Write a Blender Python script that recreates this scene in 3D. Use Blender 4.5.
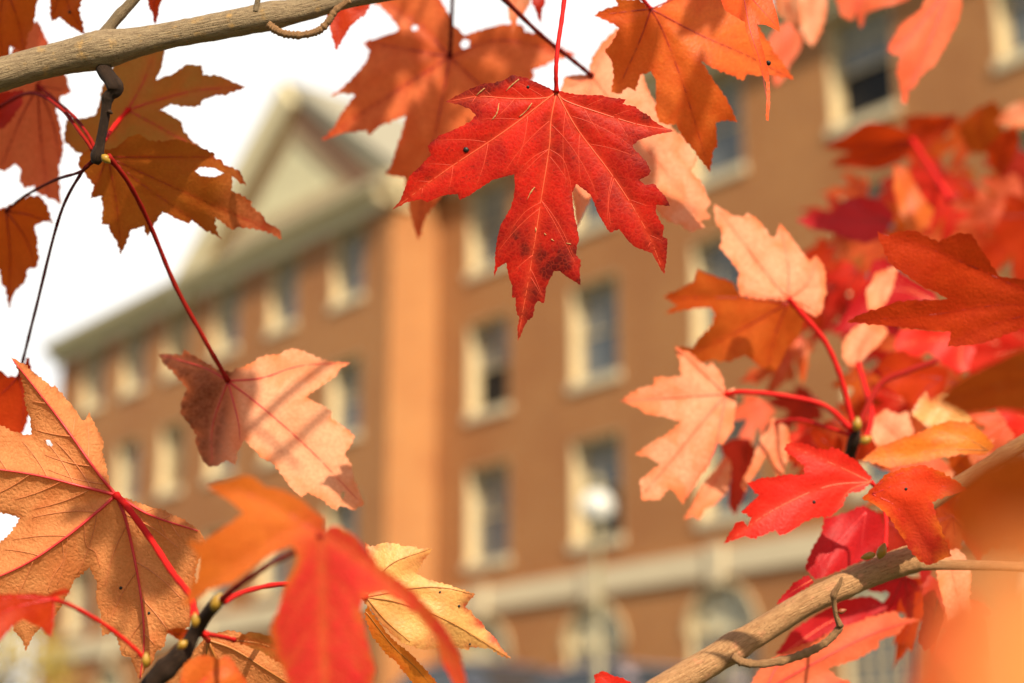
import bpy, bmesh, math, random
import numpy as np
from mathutils import Vector, Matrix
from mathutils.geometry import delaunay_2d_cdt

rnd = random.Random(7)
for o in list(bpy.data.objects):
    bpy.data.objects.remove(o)
scene = bpy.context.scene
COL = scene.collection

# ------------------------------------------------------------------ camera
FPX = 1700.0                       # focal length in pixels at 1024 wide
PITCH = math.radians(15.876)
CAM = np.array([0.0, 0.0, 1.6])
FW = np.array([0.0, math.cos(PITCH), math.sin(PITCH)])
UP = np.array([0.0, -math.sin(PITCH), math.cos(PITCH)])
RT = np.array([1.0, 0.0, 0.0])
cam_d = bpy.data.cameras.new('camera')
cam = bpy.data.objects.new('camera', cam_d)
COL.objects.link(cam)
cam.location = CAM
cam.rotation_euler = (math.pi / 2 + PITCH, 0, 0)
cam_d.sensor_width = 36.0
cam_d.lens = 36.0 * FPX / 1024.0
cam_d.clip_start = 0.02
cam_d.clip_end = 3000
cam_d.dof.use_dof = True
cam_d.dof.focus_distance = 0.69
cam_d.dof.aperture_fstop = 6.3
scene.camera = cam

# ------------------------------------------------------------------ light
SUN_AZ = math.radians(20)          # to the right of straight behind the camera
SUN_EL = math.radians(39)
sd = np.array([math.sin(SUN_AZ) * math.cos(SUN_EL), -math.cos(SUN_AZ) * math.cos(SUN_EL), math.sin(SUN_EL)])
sun_d = bpy.data.lights.new('sun', 'SUN')
sun_d.energy = 5.0
sun_d.angle = math.radians(0.53)
sun_d.color = (1.0, 0.88, 0.68)
sun = bpy.data.objects.new('sun', sun_d)
COL.objects.link(sun)
sun.rotation_euler = Vector(sd).to_track_quat('Z', 'Y').to_euler()
sun.location = (6, -12, 12)

world = bpy.data.worlds.new('World')
scene.world = world
world.use_nodes = True
nt = world.node_tree
nt.nodes.clear()
wo = nt.nodes.new('ShaderNodeOutputWorld')
bg = nt.nodes.new('ShaderNodeBackground')
sky = nt.nodes.new('ShaderNodeTexSky')
sky.sky_type = 'NISHITA'
sky.sun_disc = False
sky.sun_elevation = SUN_EL
sky.sun_rotation = math.atan2(sd[0], sd[1])
sky.dust_density = 2.0
# thin bright cloud veil over the blue
tc = nt.nodes.new('ShaderNodeTexCoord')
ns = nt.nodes.new('ShaderNodeTexNoise')
ns.inputs['Scale'].default_value = 2.2
ns.inputs['Detail'].default_value = 5
nt.links.new(tc.outputs['Generated'], ns.inputs['Vector'])
mr = nt.nodes.new('ShaderNodeMapRange')
mr.inputs['From Min'].default_value = 0.3
mr.inputs['From Max'].default_value = 0.62
mr.inputs['To Min'].default_value = 0.72
mr.inputs['To Max'].default_value = 1.0
nt.links.new(ns.outputs['Fac'], mr.inputs['Value'])
mx = nt.nodes.new('ShaderNodeMix')
mx.data_type = 'RGBA'
# the veil is thickest towards the horizon
spz = nt.nodes.new('ShaderNodeSeparateXYZ')
nt.links.new(tc.outputs['Generated'], spz.inputs[0])
mz = nt.nodes.new('ShaderNodeMapRange')
for k_, v_ in (('From Min', 0.46), ('From Max', 0.72), ('To Min', 1.0), ('To Max', 0.08)):
    mz.inputs[k_].default_value = v_
nt.links.new(spz.outputs['Z'], mz.inputs['Value'])
mm = nt.nodes.new('ShaderNodeMath')
mm.operation = 'MULTIPLY'
nt.links.new(mr.outputs['Result'], mm.inputs[0])
nt.links.new(mz.outputs['Result'], mm.inputs[1])
# and the bank of bright cloud stands to the north, ahead of the camera
my = nt.nodes.new('ShaderNodeMapRange')
for k_, v_ in (('From Min', -0.35), ('From Max', 0.45), ('To Min', 0.12), ('To Max', 1.0)):
    my.inputs[k_].default_value = v_
nt.links.new(spz.outputs['Y'], my.inputs['Value'])
m2 = nt.nodes.new('ShaderNodeMath')
m2.operation = 'MULTIPLY'
nt.links.new(mm.outputs[0], m2.inputs[0])
nt.links.new(my.outputs['Result'], m2.inputs[1])
nt.links.new(m2.outputs[0], mx.inputs['Factor'])
nt.links.new(sky.outputs['Color'], mx.inputs['A'])
mx.inputs['B'].default_value = (12.2, 11.9, 11.3, 1)
nt.links.new(mx.outputs['Result'], bg.inputs['Color'])
bg.inputs['Strength'].default_value = 0.075
nt.links.new(bg.outputs['Background'], wo.inputs['Surface'])

scene.view_settings.view_transform = 'Standard'
scene.view_settings.look = 'None'
scene.view_settings.exposure = 0.55
scene.view_settings.gamma = 1.0
scene.view_settings.use_curve_mapping = False
scene.render.engine = 'CYCLES'
scene.cycles.use_denoising = True
scene.cycles.max_bounces = 8
scene.cycles.transmission_bounces = 6


# ------------------------------------------------------------------ helpers
def ray(x, y):
    return FW + RT * ((x - 512.0) / FPX) - UP * ((y - 341.5) / FPX)


def P(x, y, d):
    return CAM + ray(x, y) * d


def link(name, verts, faces, mat=None, parent=None, smooth=False, loc=None):
    me = bpy.data.meshes.new(name)
    me.from_pydata([tuple(map(float, v)) for v in verts], [], faces)
    if smooth:
        me.polygons.foreach_set('use_smooth', [True] * len(me.polygons))
    if mat:
        me.materials.append(mat)
    me.update()
    ob = bpy.data.objects.new(name, me)
    COL.objects.link(ob)
    if parent:
        ob.parent = parent
    if loc is not None:
        ob.location = loc
    return ob


def empty(name, loc, rz=0.0):
    o = bpy.data.objects.new(name, None)
    o.empty_display_size = 0.02
    COL.objects.link(o)
    o.location = [float(v) for v in loc]
    o.rotation_euler = (0, 0, rz)
    return o


def tag(o, label=None, cat=None, group=None, kind=None):
    if label:
        o['label'] = label
    if cat:
        o['category'] = cat
    if group:
        o['group'] = group
    if kind:
        o['kind'] = kind
    return o


class MB:
    """collects boxes, tubes and polygons for one mesh"""
    def __init__(s):
        s.v, s.f = [], []

    def box(s, x0, x1, y0, y1, z0, z1):
        n = len(s.v)
        s.v += [(x0, y0, z0), (x1, y0, z0), (x1, y1, z0), (x0, y1, z0), (x0, y0, z1), (x1, y0, z1), (x1, y1, z1), (x0, y1, z1)]
        for q in ((0, 3, 2, 1), (4, 5, 6, 7), (0, 1, 5, 4), (1, 2, 6, 5), (2, 3, 7, 6), (3, 0, 4, 7)):
            s.f.append(tuple(n + i for i in q))
        return s

    def poly(s, pts):
        n = len(s.v)
        s.v += list(pts)
        s.f.append(tuple(range(n, n + len(pts))))
        return s

    def prism(s, pts, a, b, axis='y'):
        """polygon (u,w) extruded along axis from a to b"""
        n = len(s.v)
        k = len(pts)
        for t in (a, b):
            for (u, w) in pts:
                s.v.append((u, t, w) if axis == 'y' else ((t, u, w) if axis == 'x' else (u, w, t)))
        s.f.append(tuple(range(n, n + k)))
        s.f.append(tuple(range(n + 2 * k - 1, n + k - 1, -1)))
        for i in range(k):
            j = (i + 1) % k
            s.f.append((n + i, n + j, n + k + j, n + k + i))
        return s

    def tube(s, pts, rad, sides=8, cap=True, flat=None, rough=0.0, rr=None):
        pts = [np.array(p, float) for p in pts]
        n = len(s.v)
        m = len(pts)
        prev = None
        for i in range(m):
            t = pts[min(i + 1, m - 1)] - pts[max(i - 1, 0)]
            t = t / (np.linalg.norm(t) + 1e-12)
            if prev is None:
                a = np.array([0, 0, 1.0]) if abs(t[2]) < 0.9 else np.array([1.0, 0, 0])
            else:
                a = prev
            a = a - t * (a @ t)
            a /= np.linalg.norm(a) + 1e-12
            prev = a
            b = np.cross(t, a)
            r = rad[i] if hasattr(rad, '__len__') else rad
            for k in range(sides):
                an = 2 * math.pi * k / sides
                q = r * (1 + (rr.uniform(-rough, rough) if rough else 0))
                s.v.append(tuple(pts[i] + a * q * math.cos(an) + b * q * math.sin(an)))
        for i in range(m - 1):
            for k in range(sides):
                k2 = (k + 1) % sides
                s.f.append((n + i * sides + k, n + i * sides + k2, n + (i + 1) * sides + k2, n + (i + 1) * sides + k))
        if cap:
            s.f.append(tuple(n + k for k in range(sides - 1, -1, -1)))
            s.f.append(tuple(n + (m - 1) * sides + k for k in range(sides)))
        return s

    def ball(s, c, r, seg=16, rings=10, sx=1, sy=1, sz=1):
        n = len(s.v)
        for i in range(rings + 1):
            th = math.pi * i / rings
            for k in range(seg):
                ph = 2 * math.pi * k / seg
                s.v.append((c[0] + r * sx * math.sin(th) * math.cos(ph), c[1] + r * sy * math.sin(th) * math.sin(ph), c[2] + r * sz * math.cos(th)))
        for i in range(rings):
            for k in range(seg):
                k2 = (k + 1) % seg
                s.f.append((n + i * seg + k, n + (i + 1) * seg + k, n + (i + 1) * seg + k2, n + i * seg + k2))
        return s

    def build(s, name, mat, parent=None, smooth=False, org=None):
        v = s.v
        if org is not None:
            v = [tuple(np.array(p) - org) for p in v]
        return link(name, v, s.f, mat, parent, smooth)


def catmull(pts, n=8):
    pts = [np.array(p, float) for p in pts]
    if len(pts) < 3:
        return [pts[0] + (pts[-1] - pts[0]) * t / n for t in range(n + 1)]
    out = []
    ext = [2 * pts[0] - pts[1]] + pts + [2 * pts[-1] - pts[-2]]
    for i in range(1, len(ext) - 2):
        p0, p1, p2, p3 = ext[i - 1:i + 3]
        for k in range(n):
            t = k / n
            out.append(0.5 * (2 * p1 + (p2 - p0) * t + (2 * p0 - 5 * p1 + 4 * p2 - p3) * t * t + (3 * p1 - p0 - 3 * p2 + p3) * t ** 3))
    out.append(pts[-1])
    return out


# ------------------------------------------------------------------ materials
def new_mat(name):
    m = bpy.data.materials.new(name)
    m.use_nodes = True
    t = m.node_tree
    b = t.nodes['Principled BSDF']
    return m, t, b


def nd(t, kind, **kw):
    n = t.nodes.new(kind)
    for k, v in kw.items():
        setattr(n, k, v)
    return n


def mixc(t, fac, a, b, blend='MIX'):
    n = nd(t, 'ShaderNodeMix', data_type='RGBA', blend_type=blend)
    for s, v in (('Factor', fac), ('A', a), ('B', b)):
        if isinstance(v, (int, float)):
            n.inputs[s].default_value = v
        elif isinstance(v, tuple):
            n.inputs[s].default_value = (*v, 1) if len(v) == 3 else v
        else:
            t.links.new(v, n.inputs[s])
    return n.outputs['Result']


def math_n(t, op, a, b=None, clamp=False):
    n = nd(t, 'ShaderNodeMath', operation=op, use_clamp=clamp)
    for i, v in enumerate((a, b)):
        if v is None:
            continue
        if isinstance(v, (int, float)):
            n.inputs[i].default_value = v
        else:
            t.links.new(v, n.inputs[i])
    return n.outputs[0]


def ramp(t, v, lo, hi, a=0.0, b=1.0):
    n = nd(t, 'ShaderNodeMapRange')
    n.interpolation_type = 'SMOOTHSTEP'
    t.links.new(v, n.inputs['Value'])
    n.inputs['From Min'].default_value = lo
    n.inputs['From Max'].default_value = hi
    n.inputs['To Min'].default_value = a
    n.inputs['To Max'].default_value = b
    return n.outputs['Result']


def noise(t, vec, scale, detail=4, rough=0.55, dist=0.0):
    n = nd(t, 'ShaderNodeTexNoise')
    n.inputs['Scale'].default_value = scale
    n.inputs['Detail'].default_value = detail
    n.inputs['Roughness'].default_value = rough
    n.inputs['Distortion'].default_value = dist
    t.links.new(vec, n.inputs['Vector'])
    return n.outputs['Fac']


def leaf_mat(name, A, B, edge, vein, trans, blotch=(0.45, 0.7), tfac=0.35, rough=0.45, grad=None, spec=0.4, tert=0.35, bump=1.0, spots=0.0):
    m, t, b = new_mat(name)
    at = nd(t, 'ShaderNodeAttribute', attribute_name='luv')
    lf = nd(t, 'ShaderNodeAttribute', attribute_name='lf')
    sp = nd(t, 'ShaderNodeSeparateXYZ')
    t.links.new(lf.outputs['Vector'], sp.inputs[0])
    oi = nd(t, 'ShaderNodeObjectInfo')
    va = nd(t, 'ShaderNodeVectorMath', operation='ADD')
    t.links.new(at.outputs['Vector'], va.inputs[0])
    t.links.new(oi.outputs['Random'], va.inputs[1])
    vec = va.outputs[0]
    n1 = noise(t, vec, 2.3, 5, 0.6, 0.6)
    c = mixc(t, ramp(t, n1, blotch[0], blotch[1]), A, B)
    if grad:
        c = mixc(t, sp.outputs['Z'], c, grad)
    n2 = noise(t, vec, 34, 3, 0.6)
    c = mixc(t, ramp(t, n2, 0.3, 0.75, 0.0, 0.42), c, tuple(x * 0.55 for x in B))
    if spots:
        n3 = noise(t, vec, 9, 4, 0.75)
        c = mixc(t, ramp(t, n3, 0.6, 0.72, 0.0, spots), c, (0.09, 0.012, 0.008))
    ne = noise(t, vec, 5, 3, 0.6)
    c = mixc(t, math_n(t, 'MULTIPLY', sp.outputs['Y'], ramp(t, ne, 0.35, 0.65), True), c, edge)
    vo = nd(t, 'ShaderNodeTexVoronoi', feature='DISTANCE_TO_EDGE')
    vo.inputs['Scale'].default_value = 19
    wob = nd(t, 'ShaderNodeTexNoise')
    wob.inputs['Scale'].default_value = 9
    t.links.new(vec, wob.inputs['Vector'])
    vm = nd(t, 'ShaderNodeVectorMath', operation='SCALE')
    t.links.new(wob.outputs['Color'], vm.inputs[0])
    vm.inputs['Scale'].default_value = 0.09
    vad = nd(t, 'ShaderNodeVectorMath', operation='ADD')
    t.links.new(vec, vad.inputs[0])
    t.links.new(vm.outputs[0], vad.inputs[1])
    t.links.new(vad.outputs[0], vo.inputs['Vector'])
    tv = ramp(t, vo.outputs['Distance'], 0.0, 0.14, 1.0, 0.0)
    c = mixc(t, math_n(t, 'MULTIPLY', tv, tert), c, vein)
    c = mixc(t, math_n(t, 'MULTIPLY', sp.outputs['X'], 0.7), c, vein)
    t.links.new(c, b.inputs['Base Color'])
    b.inputs['Roughness'].default_value = rough
    b.inputs['Specular IOR Level'].default_value = spec
    bp = nd(t, 'ShaderNodeBump')
    bp.inputs['Strength'].default_value = 0.6
    bp.inputs['Distance'].default_value = 0.00035 * bump
    h = math_n(t, 'ADD', math_n(t, 'MULTIPLY', vo.outputs['Distance'], 0.9, True), math_n(t, 'MULTIPLY', noise(t, vec, 30, 5, 0.65), 0.9))
    t.links.new(h, bp.inputs['Height'])
    t.links.new(bp.outputs[0], b.inputs['Normal'])
    tr = nd(t, 'ShaderNodeBsdfTranslucent')
    tcol = mixc(t, math_n(t, 'SUBTRACT', 0.7, math_n(t, 'MULTIPLY', sp.outputs['Z'], 0.68), True), c, trans)
    t.links.new(tcol, tr.inputs['Color'])
    t.links.new(bp.outputs[0], tr.inputs['Normal'])
    ms = nd(t, 'ShaderNodeMixShader')
    ms.inputs['Fac'].default_value = tfac
    t.links.new(b.outputs[0], ms.inputs[1])
    t.links.new(tr.outputs[0], ms.inputs[2])
    out = t.nodes['Material Output']
    t.links.new(ms.outputs[0], out.inputs['Surface'])
    return m


M = {}
M['hero'] = leaf_mat('red_blade', (0.68, 0.017, 0.008), (0.34, 0.006, 0.005), (0.14, 0.008, 0.008), (0.70, 0.065, 0.025), (1.0, 0.04, 0.015), blotch=(0.44, 0.72), tert=0.22, rough=0.45, spots=0.8, spec=0.13, bump=.9, grad=(0.10, 0.010, 0.008))
M['salmon'] = leaf_mat('salmon_blade', (0.95, 0.47, 0.28), (0.90, 0.27, 0.10), (0.85, 0.18, 0.05), (0.82, 0.19, 0.08), (1.0, 0.26, 0.07), tert=0.25, rough=0.6, spec=0.2, tfac=.4, spots=.06)
M['orange'] = leaf_mat('orange_blade', (0.82, 0.19, 0.03), (0.70, 0.11, 0.015), (0.60, 0.06, 0.01), (0.62, 0.07, 0.015), (1.0, 0.20, 0.015), tert=0.14, tfac=.45, spec=.25)
M['rust'] = leaf_mat('rust_blade', (0.60, 0.12, 0.012), (0.48, 0.07, 0.008), (0.32, 0.03, 0.006), (0.45, 0.03, 0.008), (1.0, 0.16, 0.01), tert=0.12, tfac=.5, spec=.2)
M['rustred'] = leaf_mat('rust_red_blade', (0.68, 0.062, 0.010), (0.52, 0.032, 0.006), (0.38, 0.02, 0.006), (0.45, 0.025, 0.008), (1.0, 0.085, 0.006), tert=0.12, tfac=.5, spec=.2)
M['olive'] = leaf_mat('olive_brown_blade', (0.38, 0.20, 0.045), (0.55, 0.16, 0.03), (0.36, 0.07, 0.015), (0.70, 0.07, 0.03), (0.75, 0.24, 0.03), tert=0.1, tfac=.5, spec=.2)
M['tan'] = leaf_mat('tan_underside_blade', (0.74, 0.29, 0.10), (0.62, 0.19, 0.055), (0.34, 0.09, 0.02), (0.62, 0.17, 0.06), (0.95, 0.28, 0.05), tert=0.22, bump=2.6, rough=0.6, spec=0.2)
M['scarlet'] = leaf_mat('scarlet_blade', (0.88, 0.024, 0.014), (0.76, 0.016, 0.010), (0.6, 0.012, 0.006), (0.88, 0.09, 0.05), (1.0, 0.04, 0.012), tert=0.1, spec=.22, tfac=.45)
M['crimson'] = leaf_mat('crimson_blade', (0.60, 0.015, 0.018), (0.44, 0.010, 0.013), (0.40, 0.012, 0.012), (0.45, 0.02, 0.03), (0.9, 0.025, 0.02), tert=0.12, spec=.2, tfac=.45)
M['darkred'] = leaf_mat('dark_red_blade', (0.40, 0.022, 0.014), (0.54, 0.035, 0.018), (0.30, 0.02, 0.01), (0.5, 0.04, 0.02), (0.85, 0.045, 0.012), tert=0.12, spec=.2, tfac=.45)
M['yellow'] = leaf_mat('yellow_blade', (0.88, 0.50, 0.15), (0.90, 0.36, 0.12), (0.45, 0.04, 0.015), (0.80, 0.36, 0.10), (0.95, 0.42, 0.08), blotch=(0.4, 0.66), tert=0.15, bump=1.2, spots=0.1, grad=(0.50, 0.045, 0.02))
M['amber'] = leaf_mat('amber_blade', (0.88, 0.25, 0.02), (0.80, 0.14, 0.02), (0.75, 0.10, 0.015), (0.80, 0.26, 0.04), (1.0, 0.26, 0.02), tert=0.12, spec=.25, tfac=.45)
M['front'] = leaf_mat('orange_to_red_blade', (0.86, 0.20, 0.02), (0.78, 0.15, 0.015), (0.80, 0.16, 0.02), (0.85, 0.2, 0.04), (1.0, 0.22, 0.02), grad=(0.93, 0.028, 0.034), tert=0.1, bump=2.5, spec=.25, tfac=.45)
M['peach'] = leaf_mat('peach_blade', (1.0, 0.36, 0.10), (1.0, 0.30, 0.07), (0.9, 0.22, 0.04), (0.9, 0.26, 0.08), (1.0, 0.30, 0.05), tert=0.05, spec=.2)


def plain(name, col, rough=0.5, spec=0.4, var=0.15, scale=60, bump=0.0, metal=0.0):
    m, t, b = new_mat(name)
    tc = nd(t, 'ShaderNodeTexCoord')
    n = noise(t, tc.outputs['Object'], scale, 4)
    c = mixc(t, n, tuple(x * (1 - var) for x in col), tuple(min(1, x * (1 + var)) for x in col))
    t.links.new(c, b.inputs['Base Color'])
    b.inputs['Roughness'].default_value = rough
    b.inputs['Specular IOR Level'].default_value = spec
    b.inputs['Metallic'].default_value = metal
    if bump:
        bp = nd(t, 'ShaderNodeBump')
        bp.inputs['Distance'].default_value = bump
        t.links.new(n, bp.inputs['Height'])
        t.links.new(bp.outputs[0], b.inputs['Normal'])
    return m


M['v_gold'] = plain('gold_vein', (0.74, 0.11, 0.04), 0.45, scale=300)
M['v_red'] = plain('red_vein', (0.62, 0.035, 0.035), 0.4, scale=300)
M['coral'] = leaf_mat('coral_blade', (0.86, 0.20, 0.085), (0.76, 0.13, 0.05), (0.75, 0.12, 0.04), (0.70, 0.09, 0.05), (1.0, 0.18, 0.04), tert=0.12, rough=0.55, spec=.2, tfac=.42)
M['orangered'] = leaf_mat('orange_red_blade', (0.84, 0.20, 0.06), (0.70, 0.12, 0.03), (0.55, 0.06, 0.015), (0.45, 0.03, 0.012), (1.0, 0.15, 0.02), tert=0.12, spec=.2, tfac=.45)
M['redfade'] = leaf_mat('red_orange_blade', (0.90, 0.07, 0.015), (0.85, 0.035, 0.012), (0.85, 0.18, 0.02), (0.8, 0.08, 0.03), (1.0, 0.06, 0.012), tert=0.1, spec=.2, tfac=.45, grad=(0.42, 0.020, 0.010))
M['vivid'] = leaf_mat('vivid_orange_blade', (0.92, 0.12, 0.018), (0.85, 0.09, 0.012), (0.75, 0.06, 0.01), (0.8, 0.15, 0.03), (1.0, 0.14, 0.01), tert=0.1, spec=.2, tfac=.45)
M['browno'] = leaf_mat('brown_orange_blade', (0.50, 0.15, 0.018), (0.40, 0.09, 0.010), (0.32, 0.04, 0.008), (0.42, 0.04, 0.01), (0.72, 0.19, 0.015), tert=0.12, tfac=.5, spec=.2, grad=(0.88, 0.26, 0.10))
M['salmonfold'] = leaf_mat('salmon_blade_painted_shade', (0.95, 0.46, 0.26), (0.88, 0.31, 0.14), (0.85, 0.20, 0.06), (0.85, 0.24, 0.11), (1.0, 0.26, 0.07), tert=0.12, rough=0.6, spec=0.2, tfac=.4, grad=(0.16, 0.026, 0.001))  # brown grad colour paints in the shade of the half folded away
M['v_thin'] = plain('fine_red_vein', (0.74, 0.075, 0.03), .5, scale=300)
M['v_tan'] = plain('tan_side_vein', (0.62, 0.20, 0.07), .5, scale=300)
M['v_dark'] = plain('dark_red_vein', (0.36, 0.02, 0.012), 0.45, scale=300)
M['v_salmon'] = plain('salmon_vein', (0.80, 0.14, 0.06), 0.45, scale=300)
M['v_brown'] = plain('brown_vein', (0.40, 0.14, 0.03), 0.5, scale=300)
M['p_red'] = plain('red_petiole', (0.56, 0.012, 0.010), 0.6, 0.12, scale=200)
M['p_dark'] = plain('dark_petiole', (0.10, 0.008, 0.006), 0.75, 0.06, scale=200)
M['p_mid'] = plain('brown_red_petiole', (0.26, 0.012, 0.008), 0.75, 0.06, scale=200)
M['spot'] = plain('black_spot', (0.012, 0.010, 0.008), 0.5, scale=800, bump=0.0002)
M['scar'] = plain('tan_scar', (0.46, 0.24, 0.08), 0.7, scale=700, var=0.4, bump=0.0002)
M['bud'] = plain('yellow_green_bud', (0.34, 0.19, 0.02), 0.4, scale=200, var=0.35)
M['budbrown'] = plain('brown_bud', (0.26, 0.07, 0.025), 0.45, scale=200, var=0.35)


def bark_mat(name, A, B, C, sc=1.0):
    m, t, b = new_mat(name)
    uv = nd(t, 'ShaderNodeAttribute', attribute_name='buv')
    mp = nd(t, 'ShaderNodeMapping')
    mp.inputs['Scale'].default_value = (sc * 330, sc * 42, 1)
    t.links.new(uv.outputs['Vector'], mp.inputs['Vector'])
    n1 = noise(t, mp.outputs[0], 3.0, 6, 0.65, 0.4)          # lengthwise fibres (u around, v along)
    mp2 = nd(t, 'ShaderNodeMapping')
    mp2.inputs['Scale'].default_value = (sc * 55, sc * 62, 1)
    t.links.new(uv.outputs['Vector'], mp2.inputs['Vector'])
    n2 = noise(t, mp2.outputs[0], 2.0, 4, 0.6)
    n3 = noise(t, mp2.outputs[0], 9.0, 3, 0.7)
    c = mixc(t, ramp(t, n1, 0.3, 0.7), A, B)
    c = mixc(t, ramp(t, n2, 0.55, 0.72, 0, 0.8), c, C)
    c = mixc(t, ramp(t, n3, 0.58, 0.70, 0, 0.8), c, tuple(x * 0.35 for x in B))
    mp3 = nd(t, 'ShaderNodeMapping')
    mp3.inputs['Scale'].default_value = (sc * 20, sc * 420, 1)
    t.links.new(uv.outputs['Vector'], mp3.inputs['Vector'])
    n4 = noise(t, mp3.outputs[0], 1.0, 3, 0.6)              # thin rings across
    c = mixc(t, ramp(t, n4, 0.66, 0.74, 0, 0.6), c, tuple(min(1, x * 1.5) for x in A))
    t.links.new(c, b.inputs['Base Color'])
    b.inputs['Roughness'].default_value = 0.75
    b.inputs['Specular IOR Level'].default_value = 0.25
    bp = nd(t, 'ShaderNodeBump')
    bp.inputs['Distance'].default_value = 0.0011
    bp.inputs['Strength'].default_value = 1.0
    t.links.new(math_n(t, 'ADD', n1, math_n(t, 'MULTIPLY', n3, 0.5)), bp.inputs['Height'])
    t.links.new(bp.outputs[0], b.inputs['Normal'])
    return m


M['bark'] = bark_mat('grey_tan_bark', (0.37, 0.27, 0.155), (0.19, 0.125, 0.07), (0.52, 0.30, 0.10))
M['bark_warm'] = bark_mat('warm_tan_bark', (0.56, 0.31, 0.14), (0.32, 0.15, 0.06), (0.62, 0.26, 0.13))
M['bark_dark'] = bark_mat('dark_twig_bark', (0.042, 0.020, 0.009), (0.022, 0.011, 0.006), (0.10, 0.055, 0.025))
M['bark_twig'] = bark_mat('brown_twig_bark', (0.52, 0.29, 0.13), (0.30, 0.14, 0.06), (0.58, 0.30, 0.11))

# building
def brick_mat():
    m, t, b = new_mat('brick')
    tc = nd(t, 'ShaderNodeTexCoord')
    sp = nd(t, 'ShaderNodeSeparateXYZ')
    t.links.new(tc.outputs['Object'], sp.inputs[0])
    cb = nd(t, 'ShaderNodeCombineXYZ')
    t.links.new(math_n(t, 'ADD', sp.outputs['X'], sp.outputs['Y']), cb.inputs['X'])
    t.links.new(sp.outputs['Z'], cb.inputs['Y'])
    br = nd(t, 'ShaderNodeTexBrick')
    br.inputs['Scale'].default_value = 1.0
    br.inputs['Brick Width'].default_value = 0.215
    br.inputs['Row Height'].default_value = 0.075
    br.inputs['Mortar Size'].default_value = 0.010
    br.inputs['Color1'].default_value = (0.46, 0.165, 0.034, 1)
    br.inputs['Color2'].default_value = (0.38, 0.125, 0.026, 1)
    br.inputs['Mortar'].default_value = (0.46, 0.28, 0.13, 1)
    br.inputs['Bias'].default_value = -0.1
    t.links.new(cb.outputs[0], br.inputs['Vector'])
    n = noise(t, tc.outputs['Object'], 0.6, 4)
    c = mixc(t, ramp(t, n, 0.35, 0.68, 0, 0.5), br.outputs['Color'], (0.34, 0.115, 0.032))
    t.links.new(c, b.inputs['Base Color'])
    b.inputs['Roughness'].default_value = 0.85
    bp = nd(t, 'ShaderNodeBump')
    bp.inputs['Distance'].default_value = 0.01
    bp.invert = True
    t.links.new(br.outputs['Fac'], bp.inputs['Height'])
    t.links.new(bp.outputs[0], b.inputs['Normal'])
    return m


M['brick'] = brick_mat()
M['cream'] = plain('cream_paint', (0.60, 0.47, 0.27), 0.6, scale=2, var=0.08)
M['stone'] = plain('pale_stone', (0.70, 0.57, 0.36), 0.75, scale=3, var=0.12)
M['khaki'] = plain('khaki_trim_paint', (0.68, 0.58, 0.35), 0.6, scale=2, var=0.08)
M['stucco'] = plain('mottled_stucco', (0.78, 0.62, 0.38), 0.85, scale=7, var=0.5)
M['tymp_edge'] = plain('brown_trim', (0.20, 0.10, 0.05), 0.7, scale=3)
M['tan_trim'] = plain('tan_trim_paint', (0.44, 0.32, 0.18), 0.7, scale=3, var=.3)
M['roof'] = plain('pale_roof_shingle', (0.29, 0.26, 0.19), 0.85, scale=4, var=0.15)
M['blind'] = plain('cream_blind', (0.36, 0.26, 0.14), 0.7, scale=3)
M['rblind'] = plain('grey_roller_blind', (0.24, 0.22, 0.17), 0.6, scale=3)
M['glass'] = plain('window_glass', (0.13, 0.14, 0.14), 0.12, 0.6, scale=1.2, var=0.4)
M['glassdark'] = plain('open_window_dark', (0.012, 0.011, 0.011), 0.5, 0.2, scale=1.2)
M['tracery'] = plain('grey_green_glazing', (0.70, 0.66, 0.46), 0.5, 0.3, scale=3)
M['lampwhite'] = plain('white_globe', (0.66, 0.64, 0.58), 0.3, 0.5, scale=3, var=0.03)
M['lampmetal'] = plain('grey_green_metal', (0.36, 0.30, 0.17), 0.5, 0.4, scale=5, var=0.2)
M['ground'] = plain('grass_ground', (0.07, 0.075, 0.03), 0.95, 0.2, scale=1.5, var=0.4)
M['asphalt'] = plain('asphalt', (0.06, 0.058, 0.058), 0.9, 0.3, scale=20, var=0.25)

# ------------------------------------------------------------------ ground
ys = [-400, -60, -10, 2, 5, 8, 10, 12, 14, 16, 20, 40, 90, 400]
xs = [-400, -120, -60, -30, -10, 0, 10, 30, 60, 120, 400]
def gz(y):
    s = min(1, max(0, (y - 3) / 12.0))
    return 2.4 * s * s * (3 - 2 * s)
vv = [(x, y, gz(y)) for y in ys for x in xs]
ff = [(j * len(xs) + i, j * len(xs) + i + 1, (j + 1) * len(xs) + i + 1, (j + 1) * len(xs) + i) for j in range(len(ys) - 1) for i in range(len(xs) - 1)]
tag(link('ground', vv, ff, M['ground'], smooth=True), kind='structure')

# ------------------------------------------------------------------ brick building (local x along facade, y inwards, z up)
THETA = math.radians(38.62)
BX = np.array([math.sin(THETA), -math.cos(THETA), 0])
B0 = np.array([0.998, 31.045, 2.4])
bld = empty('brick_building', B0, math.atan2(BX[1], BX[0]))
tag(bld, 'long brick building with cream window frames and pediment, far behind the leaves', 'building')
Z0 = 2.4
# a car park in front of it
lotv = [(-16, 19.6, 2.404), (14, 12.9 + 4, 2.404), (6.0, 24.5, 2.404), (-16.5, 44.5, 2.404)]
tag(link('parking_lot', lotv, [(0, 1, 2, 3)], M['asphalt']), kind='structure')


def zz(z):
    return z - Z0


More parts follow.
